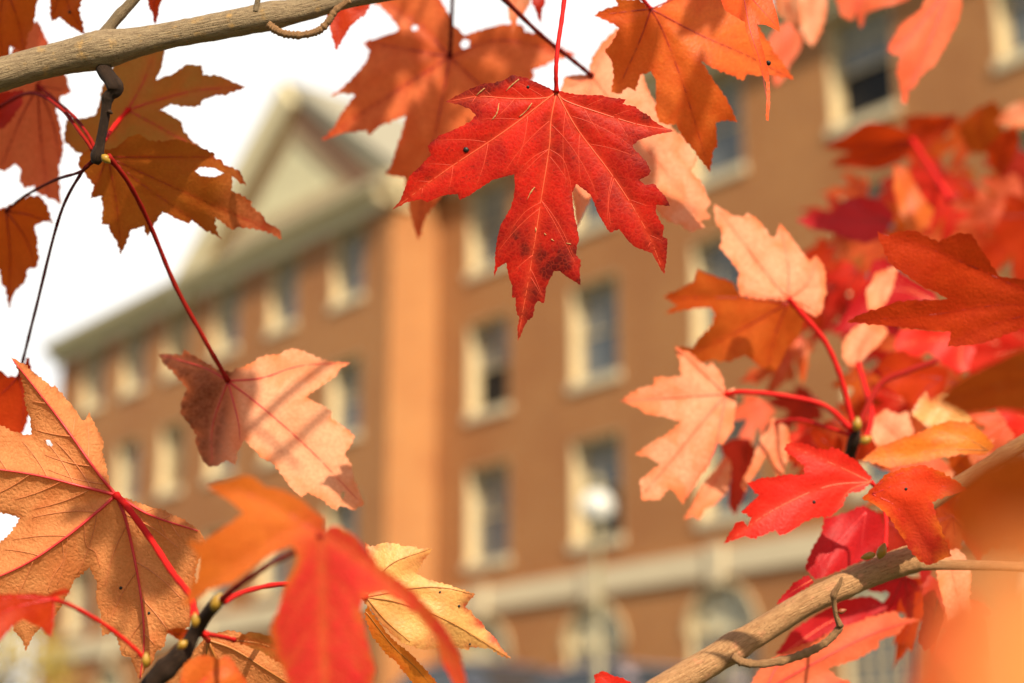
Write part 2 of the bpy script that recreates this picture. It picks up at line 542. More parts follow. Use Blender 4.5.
def wall_holes(mb, x0, x1, z0, z1, y, ops):
    """facade sheet at y with rectangular or arched openings (xa,xb,za,zb,arched)"""
    X = sorted(set([x0, x1] + [o[0] for o in ops] + [o[1] for o in ops]))
    Zs = sorted(set([z0, z1] + [o[2] for o in ops] + [o[3] for o in ops]))
    for i in range(len(X) - 1):
        for j in range(len(Zs) - 1):
            cx, cz = (X[i] + X[i + 1]) / 2, (Zs[j] + Zs[j + 1]) / 2
            if any(o[0] < cx < o[1] and o[2] < cz < o[3] for o in ops):
                continue
            mb.poly([(X[i], y, zz(Zs[j])), (X[i + 1], y, zz(Zs[j])), (X[i + 1], y, zz(Zs[j + 1])), (X[i], y, zz(Zs[j + 1]))])
    for (xa, xb, za, zb, ar) in ops:
        if not ar:
            continue
        r = (xb - xa) / 2
        c = (xa + xb) / 2
        zc = zb - r
        for sgn in (-1, 1):
            arc = [(c + sgn * r * math.cos(a), y, zz(zc + r * math.sin(a))) for a in [math.pi / 2 * k / 10 for k in range(11)]]
            pts = arc + [(c + sgn * r, y, zz(zb))]
            mb.poly(pts if sgn < 0 else pts[::-1])


def window(xa, xb, za, zb, y, style):
    """double hung window in a deep cream reveal; style: shut, open, blind"""
    m = MB()
    D = 0.30
    e = 0.03
    ya = y + 0.004
    m.box(xa, xa + e, ya, y + D, zz(za), zz(zb))
    m.box(xb - e, xb, ya, y + D, zz(za), zz(zb))
    m.box(xa + e, xb - e, ya, y + D, zz(zb - e), zz(zb))
    fw = 0.07
    m.box(xa + e, xa + e + fw, y + D - 0.1, y + D, zz(za), zz(zb - e))
    m.box(xb - e - fw, xb - e, y + D - 0.1, y + D, zz(za), zz(zb - e))
    m.box(xa + e + fw, xb - e - fw, y + D - 0.1, y + D, zz(zb - e - fw), zz(zb - e))
    w = m.build('window', M['cream'], bld)
    s = MB().box(xa - 0.05, xb + 0.05, y - 0.05, y - 0.003, zz(za - 0.12), zz(za + 0.05))
    s.box(xa + e, xb - e, y, y + D, zz(za), zz(za + 0.06))
    s.build('sill', M['stone'], w)
    zm = (za + zb) / 2
    g0, g1 = xa + e + fw, xb - e - fw
    g = MB().box(g0, g1, y + D - 0.055, y + D - 0.045, zz(zm if style == 'open' else za + 0.06), zz(zb - e - fw))
    g.build('pane', M['blind'] if style == 'blind' else M['glass'], w)
    if style == 'open':
        MB().box(g0, g1, y + D - 0.03, y + D - 0.02, zz(za + 0.06), zz(zm)).build('open_gap', M['glassdark'], w)
    if style != 'blind' and rnd.random() < .6:
        zb_ = zb - e - fw - rnd.uniform(.25, .95)
        MB().box(g0 + .01, g1 - .01, y + D - 0.058, y + D - 0.0565, zz(max(zb_, zm if style == 'open' else za + .1)), zz(zb - e - fw)).build('roller_blind', M['rblind'], w)
    sa = MB()
    MB().box(g0, g1, y + D - 0.09, y + D - 0.06, zz(za + 0.06), zz(za + 0.11)).build('bottom_rail', M['cream'], w)
    sa.box(g0, g1, y + D - 0.09, y + D - 0.06, zz(zm - 0.025), zz(zm + 0.025))
    for k in (1, 2):
        xm = g0 + (g1 - g0) * k / 3
        sa.box(xm - 0.011, xm + 0.011, y + D - 0.083, y + D - 0.065, zz(zm + 0.025), zz(zb - e - fw))
    sa.box(g0, g1, y + D - 0.083, y + D - 0.065, zz((zm + zb) / 2 - 0.011), zz((zm + zb) / 2 + 0.011))
    sa.build('sash', M['cream'], w)


def arched(xa, xb, za, zb, y):
    c, r = (xa + xb) / 2, (xb - xa) / 2
    zc = zb - r
    D = 0.17
    m = MB()

    def arcring(ra, rb, y0, y1):
        n0 = 14
        for k in range(n0):
            a, b2 = math.pi * k / n0, math.pi * (k + 1) / n0
            q = [(c + rr * math.cos(t), zz(zc + rr * math.sin(t))) for rr, t in ((ra, a), (rb, a), (rb, b2), (ra, b2))]
            m.prism(q, y0, y1)
    arcring(r - 0.03, r, y + 0.004, y + D)
    m.box(xa, xa + 0.03, y + 0.004, y + D, zz(za), zz(zc))
    m.box(xb - 0.03, xb, y + 0.004, y + D, zz(za), zz(zc))
    arcring(r - 0.14, r - 0.03, y + D - 0.1, y + D)
    arcring(r + 0.003, r + 0.06, y - 0.04, y - 0.004)
    arcring(r * 0.42, r * 0.42 + 0.05, y + D - 0.08, y + D - 0.05)
    m.box(xa + 0.03, xb - 0.03, y + D - 0.1, y + D, zz(zc - 0.05), zz(zc + 0.05))
    w = m.build('arched_window', M['cream'], bld)
    pts = [(c + (r - 0.05) * math.cos(math.pi * k / 20), zz(zc + (r - 0.05) * math.sin(math.pi * k / 20))) for k in range(21)]
    MB().prism(pts, y + D - 0.04, y + D - 0.03).build('fanlight', M['tracery'], w)
    MB().box(xa + 0.03, xb - 0.03, y + D - 0.04, y + D - 0.03, zz(za), zz(zc - 0.05)).build('pane', M['glass'], w)
    g = MB()
    for k in range(1, 6):
        a = math.pi * k / 6
        p0 = (c + r * 0.44 * math.cos(a), y + D - 0.06, zz(zc + r * 0.44 * math.sin(a)))
        p1 = (c + (r - 0.1) * math.cos(a), y + D - 0.06, zz(zc + (r - 0.1) * math.sin(a)))
        g.tube([p0, p1], 0.018, 4)
    for k in range(1, 6):
        xm = xa + (xb - xa) * k / 6
        g.box(xm - 0.015, xm + 0.015, y + D - 0.075, y + D - 0.05, zz(za), zz(zc - 0.05))
    for k in range(1, 4):
        zm = za + (zc - za) * k / 4
        g.box(xa + 0.03, xb - 0.03, y + D - 0.07, y + D - 0.052, zz(zm - 0.015), zz(zm + 0.015))
    g.build('glazing_bars', M['cream'], w)
    MB().prism([(c - 0.13, zz(zb - 0.02)), (c + 0.13, zz(zb - 0.02)), (c + 0.2, zz(6.06)), (c - 0.2, zz(6.06))], y - 0.13, y - 0.083).build('keystone', M['stone'], w)
    MB().box(xa - 0.1, xb + 0.1, y - 0.1, y - 0.003, zz(za - 0.16), zz(za)).build('sill', M['stone'], w)


XR = 17.0
colsR = [-3.05, 0.17, 3.45, 6.75, 10.0, 13.25]
rowsR = [6.5, 9.5, 12.5]
ops = []
wr = []
for ci, x in enumerate(colsR):
    for ri, z in enumerate(rowsR):
        ops.append((x, x + 1.36, z, z + 1.95, False))
        wr.append((x, x + 1.36, z, z + 1.95, 0.0, 'open' if (ci, ri) in ((0, 1), (3, 2), (1, 0)) else 'shut'))
archR = [(x + 0.0, x + 1.56) for x in (-3.25, -0.03, 3.12, 6.42, 9.8, 13.0)]
for (a, b2) in archR:
    ops.append((a, b2, 3.25, 5.42, True))
mb = MB()
wall_holes(mb, -4.12, XR, 1.8, 14.95, 0.0, ops)
mb.poly([(XR, 0, zz(1.8)), (XR, 14, zz(1.8)), (XR, 14, zz(14.95)), (XR, 0, zz(14.95))])
mb.poly([(XR, 14, zz(1.8)), (-4.12, 14, zz(1.8)), (-4.12, 14, zz(14.95)), (XR, 14, zz(14.95))])
mb.build('main_wall', M['brick'], bld)
# back board so that nothing shows through the openings
LO = -1.2
XC = -4.12                           # the corner between wing and main block
XL = -20.5
colsL = [-6.37, -9.05, -11.65, -14.1, -16.5, -18.9]
rowsL = [6.42, 9.4, 12.4]
opsL = []
for ci, x in enumerate(colsL):
    for ri, z in enumerate(rowsL):
        opsL.append((x, x + 1.22, z, z + 1.72, False))
        wr.append((x, x + 1.22, z, z + 1.72, LO, 'blind' if ci == 3 else 'shut'))
archL = [(-6.7, -5.2), (-11.9, -10.4), (-16.8, -15.3)]
for (a, b2) in archL:
    opsL.append((a, b2, 3.25, 5.42, True))
mb = MB()
wall_holes(mb, XL, XC, 1.8, 14.55, LO, opsL)
mb.poly([(XC, LO, zz(1.8)), (XC, 13.9, zz(1.8)), (XC, 13.9, zz(14.55)), (XC, LO, zz(14.55))])
mb.poly([(XL, 14, zz(1.8)), (XL, LO, zz(1.8)), (XL, LO, zz(14.55)), (XL, 14, zz(14.55))])
mb.build('wing_wall', M['brick'], bld)
for a in wr:
    window(*a)
for (a, b2) in archR:
    arched(a, b2, 3.25, 5.42, 0.0)
for (a, b2) in archL:
    arched(a, b2, 3.25, 5.42, LO)
mb = MB()
mb.box(XC + 0.003, XR, -0.08, -0.003, zz(5.55), zz(6.0))
mb.build('belt_course', M['stone'], bld)
mb = MB()
mb.box(XL, XC + 0.05, LO - 0.08, LO - 0.003, zz(5.7), zz(6.15))
mb.build('belt_course', M['stone'], bld)


def cornice(x0, x1, y, z0, z1, mat, ret=None):
    h = z1 - z0
    pr = [(y - 0.003, zz(z0)), (y - 0.10, zz(z0)), (y - 0.12, zz(z0 + h * 0.35)), (y - 0.30, zz(z0 + h * 0.62)), (y - 0.42, zz(z0 + h * 0.7)), (y - 0.45, zz(z1)), (y - 0.003, zz(z1))]
    return MB().prism(pr, x0, x1, 'x').build('cornice', mat, bld)


cornice(XC + 0.46, XR + 0.4, 0.0, 14.5, 15.0, M['khaki'])
cornice(XL - 0.35, XC + 0.40, LO, 14.1, 14.65, M['khaki'])
# return of the wing's cornice, facing right
pr = [(XC + a_, zz(b_ + 0.1)) for a_, b_ in ((0.003, 14.0), (0.1, 14.0), (0.13, 14.2), (0.3, 14.35), (0.4, 14.4), (0.43, 14.552), (0.003, 14.552))]
MB().prism(pr, LO - 0.446, -0.46, 'y').build('cornice', M['cream'], bld)
# pediment
PXL, PXR, PA, PZ, PZB = -13.4, -4.0, -8.55, 18.4, 14.66
ped = MB().prism([(PXL, zz(PZB)), (PXR, zz(PZB)), (PA, zz(PZ - 0.1))], LO + 0.03, LO + 0.13).build('pediment', M['stucco'], bld)
rk = MB()
def rake(mb, xa, za, xb, zb, th, y0, y1):
    d = np.array([xb - xa, zb - za])
    n = np.array([d[1], -d[0]]) / np.linalg.norm(d)
    if n[1] > 0:
        n = -n
    a, b2 = np.array([xa, za]), np.array([xb, zb])
    q = [a, b2, b2 + n * th, a + n * th]
    mb.prism([(p[0], zz(p[1])) for p in q], y0, y1)
rake(rk, PXL - 0.2, PZB, PA, PZ + 0.02, 0.85, LO - 0.25, LO + 0.02)
rk.build('raking_cornice', M['khaki'], ped)
rk = MB()
rake(rk, PXR + 0.2, PZB, PA, PZ + 0.0, 0.14, LO - 0.056, LO + 0.016)
rk.build('raking_cornice', M['roof'], ped)
ed = MB()
rake(ed, PXL + 0.95, PZB - 0.2, PA, PZ - 0.86, 0.34, LO - 0.02, LO + 0.027)
rake(ed, PXR - 0.2, PZB - 0.2, PA, PZ - 0.12, 0.55, LO - 0.016, LO + 0.024)
ed.box(PXL + 0.7, PXR - 0.5, LO - 0.03, LO + 0.021, zz(PZB + 0.003), zz(PZB + 0.3))
ed.build('tympanum_border', M['tymp_edge'], ped)
ed = MB()
rake(ed, PXL + 1.25, PZB - 0.1, PA, PZ - 1.12, 0.42, LO - 0.004, LO + 0.0285)
rake(ed, PXR - 0.75, PZB - 0.1, PA, PZ - 0.72, 0.42, LO - 0.002, LO + 0.0275)
ed.box(PXL + 1.3, PXR - 1.0, LO - 0.006, LO + 0.0265, zz(PZB + 0.305), zz(PZB + 0.6))
ed.build('tympanum_moulding', M['tan_trim'], ped)
# roofs
rf = MB()
for (xa, s) in ((PXL - 0.3, -1), (PXR + 0.3, 1)):
    rf.prism([(xa, zz(PZB - 0.0)), (PA, zz(PZ + 0.03)), (PA, zz(PZ + 0.13)), (xa, zz(PZB + 0.12))], LO - 0.06 - 0.002 * s, 13.5)
rf.build('gable_roof', M['roof'], bld)
MB().prism([(-0.3, zz(15.003)), (14.3, zz(15.003)), (7, zz(16.1))], -3.3, XR + 0.3, 'x').build('main_roof', M['roof'], bld)
MB().prism([(LO - 0.3, zz(14.656)), (14.2, zz(14.656)), (6.5, zz(15.3))], XL - 0.2, PXL - 0.35, 'x').build('wing_roof', M['roof'], bld)

# ------------------------------------------------------------------ street lamp with a white globe
LP = P(597, 507, 20.0)
lamp = empty('street_lamp', (LP[0], LP[1], 2.4))
tag(lamp, 'street lamp with a white ball globe on a thin post before the brick building', 'street lamp')
hz = LP[2] - 2.4
MB().tube([(0, 0, 0.0), (0, 0, 0.5), (0, 0, 0.55), (0, 0, hz - 0.3), (0, 0, hz - 0.22)], [0.09, 0.08, 0.045, 0.03, 0.08], 14).build('post', M['lampmetal'], lamp, True)
MB().tube([(0, 0, -0.0), (0, 0, 0.12)], [0.2, 0.16], 16).build('base', M['lampmetal'], lamp, True)
MB().ball((0, 0, hz), 0.20, 24, 16).build('globe', M['lampwhite'], lamp, True)
MB().tube([(0, 0, hz + 0.19), (0, 0, hz + 0.24)], [0.1, 0.05], 12).ball((0, 0, hz + 0.30), 0.07, 14, 10).build('finial', M['lampmetal'], lamp, True)

# ------------------------------------------------------------------ parked cars (only their tops reach into the picture)
def paint(name, col):
    m, t, b = new_mat(name)
    b.inputs['Base Color'].default_value = (*col, 1)
    b.inputs['Roughness'].default_value = 0.3
    b.inputs['Coat Weight'].default_value = 0.6
    tc = nd(t, 'ShaderNodeTexCoord')
    n = noise(t, tc.outputs['Object'], 3.0, 5)
    c = mixc(t, n, tuple(x * 0.85 for x in col), tuple(min(1, x * 1.1) for x in col))
    t.links.new(c, b.inputs['Base Color'])
    return m
M['rubber'] = plain('tyre_rubber', (0.02, 0.02, 0.02), 0.8, 0.3, scale=10)
M['alloy'] = plain('wheel_alloy', (0.5, 0.5, 0.5), 0.3, 0.5, scale=10, metal=0.8)
M['carglass'] = plain('car_glass', (0.03, 0.035, 0.04), 0.06, 0.6, scale=2)
M['lens'] = plain('lamp_lens', (0.7, 0.7, 0.66), 0.15, 0.6, scale=10)
M['tail'] = plain('tail_lens', (0.35, 0.01, 0.01), 0.2, 0.6, scale=10)


def car(loc, rz, col, label, H=1.5):
    root = empty('parked_car', loc, rz)
    tag(root, label, 'car', 'cars parked in front of the brick building')
    L, W = 4.4, 1.76
    k = H / 1.5
    low = [(-2.2, 0.35), (-2.18, 0.75), (-2.05, 0.92), (-1.2, 0.98), (0.95, 0.96), (1.75, 0.86), (2.12, 0.72), (2.2, 0.5), (2.18, 0.28), (1.72, 0.24), (1.0, 0.24), (-0.9, 0.24), (-1.8, 0.26)]
    top = [(-1.75, 0.96), (-1.25, 1.42), (-0.7, 1.49), (0.1, 1.5), (0.5, 1.42), (1.12, 0.96)]
    bm = bmesh.new()
    def loft(sec, widths):
        rings = []
        for (w, s) in widths:
            rings.append([bm.verts.new((x * s, w, 0.24 + (z - 0.24) * (1 if s == 1 else (0.985)) * k)) for (x, z) in sec])
        for a, b2 in zip(rings, rings[1:]):
            n = len(sec)
            for i in range(n):
                bm.faces.new((a[i], a[(i + 1) % n], b2[(i + 1) % n], b2[i]))
        bm.faces.new(rings[0][::-1]); bm.faces.new(rings[-1])
    loft(low, [(-W / 2, 0.96), (-W / 2 + 0.08, 1), (W / 2 - 0.08, 1), (W / 2, 0.96)])
    # roof shell
    roofs = [(-1.28, 1.40), (-0.7, 1.47), (0.1, 1.48), (0.52, 1.40), (0.5, 1.36), (0.1, 1.43), (-0.7, 1.42), (-1.25, 1.35)]
    loft(roofs, [(-0.62, 0.94), (-0.5, 1), (0.5, 1), (0.62, 0.94)])
    bmesh.ops.recalc_face_normals(bm, faces=bm.faces)
    me = bpy.data.meshes.new('body'); bm.to_mesh(me); bm.free()
    me.materials.append(col)
    body = bpy.data.objects.new('body', me); COL.objects.link(body); body.parent = root
    bv = body.modifiers.new('bevel', 'BEVEL'); bv.width = 0.03; bv.segments = 2
    g = MB()
    def quadprism(a):
        g.poly(a)
    zt, zb_ = 0.24 + (1.39 - 0.24) * k, 0.24 + (0.955 - 0.24) * k
    bot = [(-1.72, -0.78), (1.1, -0.78), (1.1, 0.78), (-1.72, 0.78)]
    tp = [(-1.24, -0.6), (0.5, -0.6), (0.5, 0.6), (-1.24, 0.6)]
    for i, nm in enumerate(('side_window', 'windscreen', 'side_window', 'rear_window')):
        j = (i + 1) % 4
        MB().poly([(*bot[i], zb_), (*bot[j], zb_), (*tp[j], zt), (*tp[i], zt)]).build(nm, M['carglass'], root)
    for sx in (-1.38, 1.38):
        for sy in (-1, 1):
            w = MB().tube([(sx, sy * 0.68, 0.33), (sx, sy * 0.70, 0.33), (sx, sy * 0.86, 0.33), (sx, sy * 0.885, 0.33)], [0.29, 0.325, 0.325, 0.29], 24).build('wheel', M['rubber'], root, False)
            MB().tube([(sx, sy * 0.88, 0.33), (sx, sy * 0.892, 0.33)], [0.21, 0.19], 20).build('rim', M['alloy'], w)
    for sy in (-1, 1):
        MB().ball((2.08, sy * 0.62, 0.62), 0.12, 12, 8, 0.8, 1.5, 0.8).build('headlight', M['lens'], root, True)
        MB().ball((-2.13, sy * 0.68, 0.78), 0.1, 12, 8, 0.6, 1.4, 1.0).build('tail_light', M['tail'], root, True)
        MB().ball((0.85, sy * 0.98, 1.0), 0.09, 12, 8, 0.7, 1.3, 0.8).build('mirror', col, root, True)
    return root


fac = math.atan2(BX[1], BX[0])
def car_at(x, y, d, rz, col, label, H):
    p = P(x, y, d)
    h = p[2] - 2.404
    return car((p[0], p[1], 2.404), rz, col, label, h)
car_at(492, 661, 24.5, fac, paint('slate_blue_paint', (0.10, 0.10, 0.15)), 'slate blue parked car with its roof just showing under the yellow leaf tip', 1.5)
car_at(640, 666, 22.5, fac, paint('mauve_grey_paint', (0.36, 0.28, 0.30)), 'mauve grey parked car under the arched windows beside the lower branch', 1.5)
#__PART2__
# ------------------------------------------------------------------ maple branches
def branch_mesh(name, pts, mat, parent, org, sides=22, n=10, bumps=(), lump=0.05, seed=1):
    """pts: (px, py, depth, radius px); bumps: (px, py, extra fraction, sigma px) swellings at nodes"""
    rr = random.Random(seed)
    c = catmull([np.array(p, float) for p in pts], n)
    v, f, uv = [], [], []
    pos = [P(q[0], q[1], q[2]) for q in c]
    prev = None
    m = len(c)
    ph = [rr.uniform(0, 6.28) for _ in range(6)]
    dist = 0
    for i in range(m):
        t = pos[min(i + 1, m - 1)] - pos[max(i - 1, 0)]
        t /= np.linalg.norm(t) + 1e-12
        a = FW if prev is None else prev
        a = a - t * (a @ t); a /= np.linalg.norm(a); prev = a
        b = np.cross(t, a)
        if i:
            dist += np.linalg.norm(pos[i] - pos[i - 1])
        k = 1.0
        for (bx, by, ex, sg) in bumps:
            k += ex * math.exp(-((c[i][0] - bx) ** 2 + (c[i][1] - by) ** 2) / (2 * sg * sg))
        for s in range(sides):
            an = 2 * math.pi * s / sides
            w = 1 + lump * (0.5 * math.sin(2 * an + dist * 60 + ph[0]) + 0.35 * math.sin(3 * an - dist * 110 + ph[1]) + 0.4 * math.sin(dist * 170 + ph[2]) * math.sin(an + ph[3])) + rr.uniform(-0.022, 0.022)
            r = c[i][3] * c[i][2] / FPX * k * w
            v.append(pos[i] + (a * math.cos(an) + b * math.sin(an)) * r)
            uv.append((abs(s / sides * 2 - 1) * 0.03, dist, 0))
    for i in range(m - 1):
        for s in range(sides):
            s2 = (s + 1) % sides
            f.append((i * sides + s, i * sides + s2, (i + 1) * sides + s2, (i + 1) * sides + s))
    f.append(tuple(range(sides - 1, -1, -1)))
    f.append(tuple((m - 1) * sides + s for s in range(sides)))
    ob = link(name, [p - org for p in v], f, mat, parent, True)
    at = ob.data.attributes.new('buv', 'FLOAT_VECTOR', 'POINT')
    at.data.foreach_set('vector', np.array(uv, np.float32).ravel())
    return ob


def bud(name, x, y, d, r, mat, parent, org, dirpx=(0, -1), long=1.8):
    s = d / FPX
    dv = np.array(dirpx, float); dv /= np.linalg.norm(dv)
    pts, rad = [], []
    for k in range(9):
        t = k / 8
        pts.append(P(x + dv[0] * r * long * (t * 2 - 1), y + dv[1] * r * long * (t * 2 - 1), d))
        rad.append(max(0.08, math.sin(math.pi * (0.06 + 0.88 * t ** 0.85))) * r * s)
    return MB().tube(pts, rad, 10, rough=0.08, rr=rnd).build(name, mat, parent, True, org)


def beads(x0, pts, d, r, mat, parent, org, name='twig', seed=3):
    """short knobbly spur: ringed twig"""
    rr0 = random.Random(seed)
    c = catmull([np.array((*p, 0), float) for p in pts], 10)
    out = []
    for i, q in enumerate(c):
        t = i / (len(c) - 1)
        out.append((q[0], q[1], d, r * (1.15 - 0.35 * t) * (1 + rr0.choice((-.08, -.04, 0, .08, .24)))))
    return branch_mesh(name, out, mat, parent, org, 12, 1, lump=0.08, seed=seed)


# upper branch
UB = P(0, 75, 0.72)
ub = tag(empty('maple_branch', UB), 'thick tan maple branch crossing the upper left corner, with a dark twig hanging from it', 'branch', 'maple branches')
branch_mesh('stem', [(-60, 94, .715, 17.5), (0, 75, .718, 16.5), (50, 61, .72, 16), (100, 50, .72, 17), (170, 35.5, .722, 13.2), (250, 20, .724, 13.6), (305, 9, .727, 11.5), (350, -3, .73, 10.5), (420, -14, .735, 10)], M['bark'], ub, UB, 30, 14,
            bumps=((103, 48, .16, 14), (272, 20, .12, 9), (210, 28, .04, 5), (185, 33, .05, 4)), lump=0.04, seed=4)
branch_mesh('side_shoot', [(98, 42, .722, 8.5), (106, 32, .722, 6.2), (118, 17, .722, 5.4), (132, 2, .722, 5.2), (150, -20, .722, 5)], M['bark'], ub, UB, 16, 8, bumps=((120, 14, .12, 3),), seed=5)
branch_mesh('hanging_twig', [(100, 58, .722, 8), (105, 72, .717, 7.2), (113, 83, .712, 7.2), (115, 90, .712, 6.6), (109, 96, .712, 5.6), (107, 101, .712, 5.2), (105, 118, .712, 4.8), (101, 140, .712, 5), (97, 158, .712, 6), (95, 164, .712, 4)], M['bark_dark'], ub, UB, 16, 8,
            bumps=((117, 87, .2, 4), (108, 99, .2, 2), (97, 155, .2, 4)), lump=0.14, seed=6)
bud('bud', 106, 159, .708, 4.2, M['bud'], ub, UB, (0.6, 0.6), 1.4)
bud('bud', 110, 112, .710, 2.2, M['bark_dark'], ub, UB, (0.8, 0.5), 1.5)
beads(0, [(268, 24), (276, 30), (286, 34), (302, 35), (318, 31), (328, 22), (336, 10), (350, 0)], .715, 3.6, M['bark_twig'], ub, UB, 'spur', 7)
branch_mesh('side_shoot', [(256, 12, .72, 4), (257, 4, .72, 3), (260, -10, .72, 3)], M['bark'], ub, UB, 12, 6, seed=8)

# lower right branch
LB = P(780, 632, 0.74)
lb = tag(empty('maple_branch', LB), 'tan maple branch slanting up at lower right, with curved spur and broken stub', 'branch', 'maple branches')
branch_mesh('stem', [(610, 722, .735, 17), (655, 696, .735, 16), (700, 668, .737, 14.5), (745, 641, .74, 13.6), (800, 607, .742, 13), (850, 583, .744, 12.6), (885, 568, .746, 13), (915, 558, .747, 14), (921, 556, .747, 9)], M['bark_warm'], lb, LB, 28, 12,
            bumps=((735, 650, .14, 7), (845, 588, .06, 5)), lump=0.045, seed=11)
branch_mesh('thin_twig', [(900, 566, .745, 6), (930, 565, .745, 5.5), (960, 565, .745, 5.2), (1000, 566, .745, 5), (1060, 570, .745, 5)], M['bark_twig'], lb, LB, 14, 8, seed=12)
beads(0, [(732, 656), (742, 662), (760, 664), (785, 660), (808, 652), (826, 642), (838, 630), (841, 624)], .728, 4.0, M['bark_twig'], lb, LB, 'spur', 13)
branch_mesh('spur_tip', [(840, 626, .727, 3.6), (836, 615, .726, 2.6), (834, 602, .725, 2.6), (834, 594, .724, 3.0), (839, 585, .723, 2.4), (842, 577, .723, 1.2)], M['bark_twig'], lb, LB, 12, 6, bumps=((834, 595, .25, 2),), seed=14)
bud('bud', 882, 551, .735, 5.0, M['bud'], lb, LB, (0.4, -1), 1.7)
bud('bud', 868, 556, .735, 3.8, M['bud'], lb, LB, (-1, 0.3), 2.0)
bud('bud', 842, 611, .725, 2.6, M['budbrown'], lb, LB, (1, -.3), 1.8)

# branch behind the red leaves at right
RB = P(985, 468, 0.80)
rb = tag(empty('maple_branch', RB), 'brownish red maple branch half hidden among the red leaves at the right edge', 'branch', 'maple branches')
branch_mesh('stem', [(905, 520, .80, 9), (945, 493, .80, 8.5), (985, 469, .80, 8), (1024, 443, .80, 8), (1080, 408, .80, 8)], M['bark_twig'], rb, RB, 20, 8, bumps=((1004, 457, .15, 4),), seed=16)

# little upright twig that carries the pale leaves at right
RT_ = P(856, 430, 0.86)
rt = tag(empty('maple_twig', RT_), 'short dark twig with yellow buds where the pale leaves meet, right of centre', 'twig', 'maple twigs')
branch_mesh('stem', [(846, 475, .87, 6), (850, 455, .865, 5.5), (854, 440, .86, 6), (857, 430, .86, 4)], M['bark_dark'], rt, RT_, 14, 6, seed=17)
bud('bud', 857, 424, .855, 5, M['bud'], rt, RT_, (0.1, -1), 1.5)
bud('bud', 866, 440, .855, 4.5, M['bud'], rt, RT_, (0.8, -.4), 1.5)
branch_mesh('stalk', [(856, 432, .862, 3), (866, 410, .87, 3), (880, 384, .89, 3), (905, 372, .9, 3), (935, 361, .92, 3)], M['p_mid'], rt, RT_, 10, 6, seed=18)

# lower left twig
LT = P(182, 652, 0.60)
lt = tag(empty('maple_twig', LT), 'dark brown twig with greenish buds rising from the bottom edge at lower left', 'twig', 'maple twigs')
branch_mesh('stem', [(138, 705, .60, 10), (152, 684, .60, 9.5), (168, 667, .60, 10), (184, 650, .60, 7.5), (197, 628, .60, 6.5), (208, 613, .595, 6.5), (216, 604, .59, 7), (221, 597, .588, 5)], M['bark_dark'], lt, LT, 18, 8,
            bumps=((182, 652, .3, 6), (196, 622, .25, 5), (165, 668, .15, 4)), lump=0.12, seed=19)
bud('bud', 217, 602, .58, 6.5, M['bud'], lt, LT, (0.5, -1), 1.5)
bud('bud', 195, 620, .59, 4.5, M['bud'], lt, LT, (0, -1), 1.7)
bud('bud', 182, 645, .588, 4.5, M['bud'], lt, LT, (-.7, .6), 1.4)
bud('bud', 146, 660, .592, 4.5, M['bud'], lt, LT, (0, -1), 1.7)

# ------------------------------------------------------------------ maple leaves
def inside(poly, x, y):
    """vectorised point in polygon"""
    poly = np.asarray(poly, float)
    x = np.atleast_1d(np.asarray(x, float)); y = np.atleast_1d(np.asarray(y, float))
    r = np.zeros(x.shape, bool)
    j = len(poly) - 1
    for i in range(len(poly)):
        xi, yi = poly[i]; xj, yj = poly[j]
        with np.errstate(divide='ignore', invalid='ignore'):
            c = ((yi > y) != (yj > y)) & (x < (xj - xi) * (y - yi) / (yj - yi + 1e-12) + xi)
        r ^= c
        j = i
    return r


def densify(poly, step, rr, jag=0.5):
    # small teeth between the traced ones
    out = []
    n = len(poly)
    ar = sum(poly[i][0] * poly[(i + 1) % n][1] - poly[(i + 1) % n][0] * poly[i][1] for i in range(n))
    wind = 1.0 if ar > 0 else -1.0
    for i in range(n):
        a = np.array(poly[i], float); b = np.array(poly[(i + 1) % n], float)
        L = np.linalg.norm(b - a)
        out.append(a)
        k = int(L / step)
        if k >= 1:
            t = (b - a) / L
            nn = np.array([t[1], -t[0]]) * wind
            bow = rr.uniform(-0.05, 0.03) * L
            ph_ = rr.random() < .5
            for q in range(1, k + 1):
                s = q / (k + 1)
                out.append(a + (b - a) * s + nn * (bow * 4 * s * (1 - s) * 0.5 + rr.uniform(-jag, jag) * .6 + (jag * 1.1 if (q % 2) == ph_ else -jag * .5) * rr.uniform(0, 1.7)))
    return out


def seg_dist(px, py, lines):
    """distance of points to polylines"""
    best = np.full(px.shape, 1e9)
    for ln in lines:
        ln = np.asarray(ln, float)
        for a, b in zip(ln[:-1], ln[1:]):
            d = b - a
            L2 = d @ d + 1e-9
            t = np.clip(((px - a[0]) * d[0] + (py - a[1]) * d[1]) / L2, 0, 1)
            q = (px - a[0] - t * d[0]) ** 2 + (py - a[1] - t * d[1]) ** 2
            best = np.minimum(best, q)
    return np.sqrt(best)


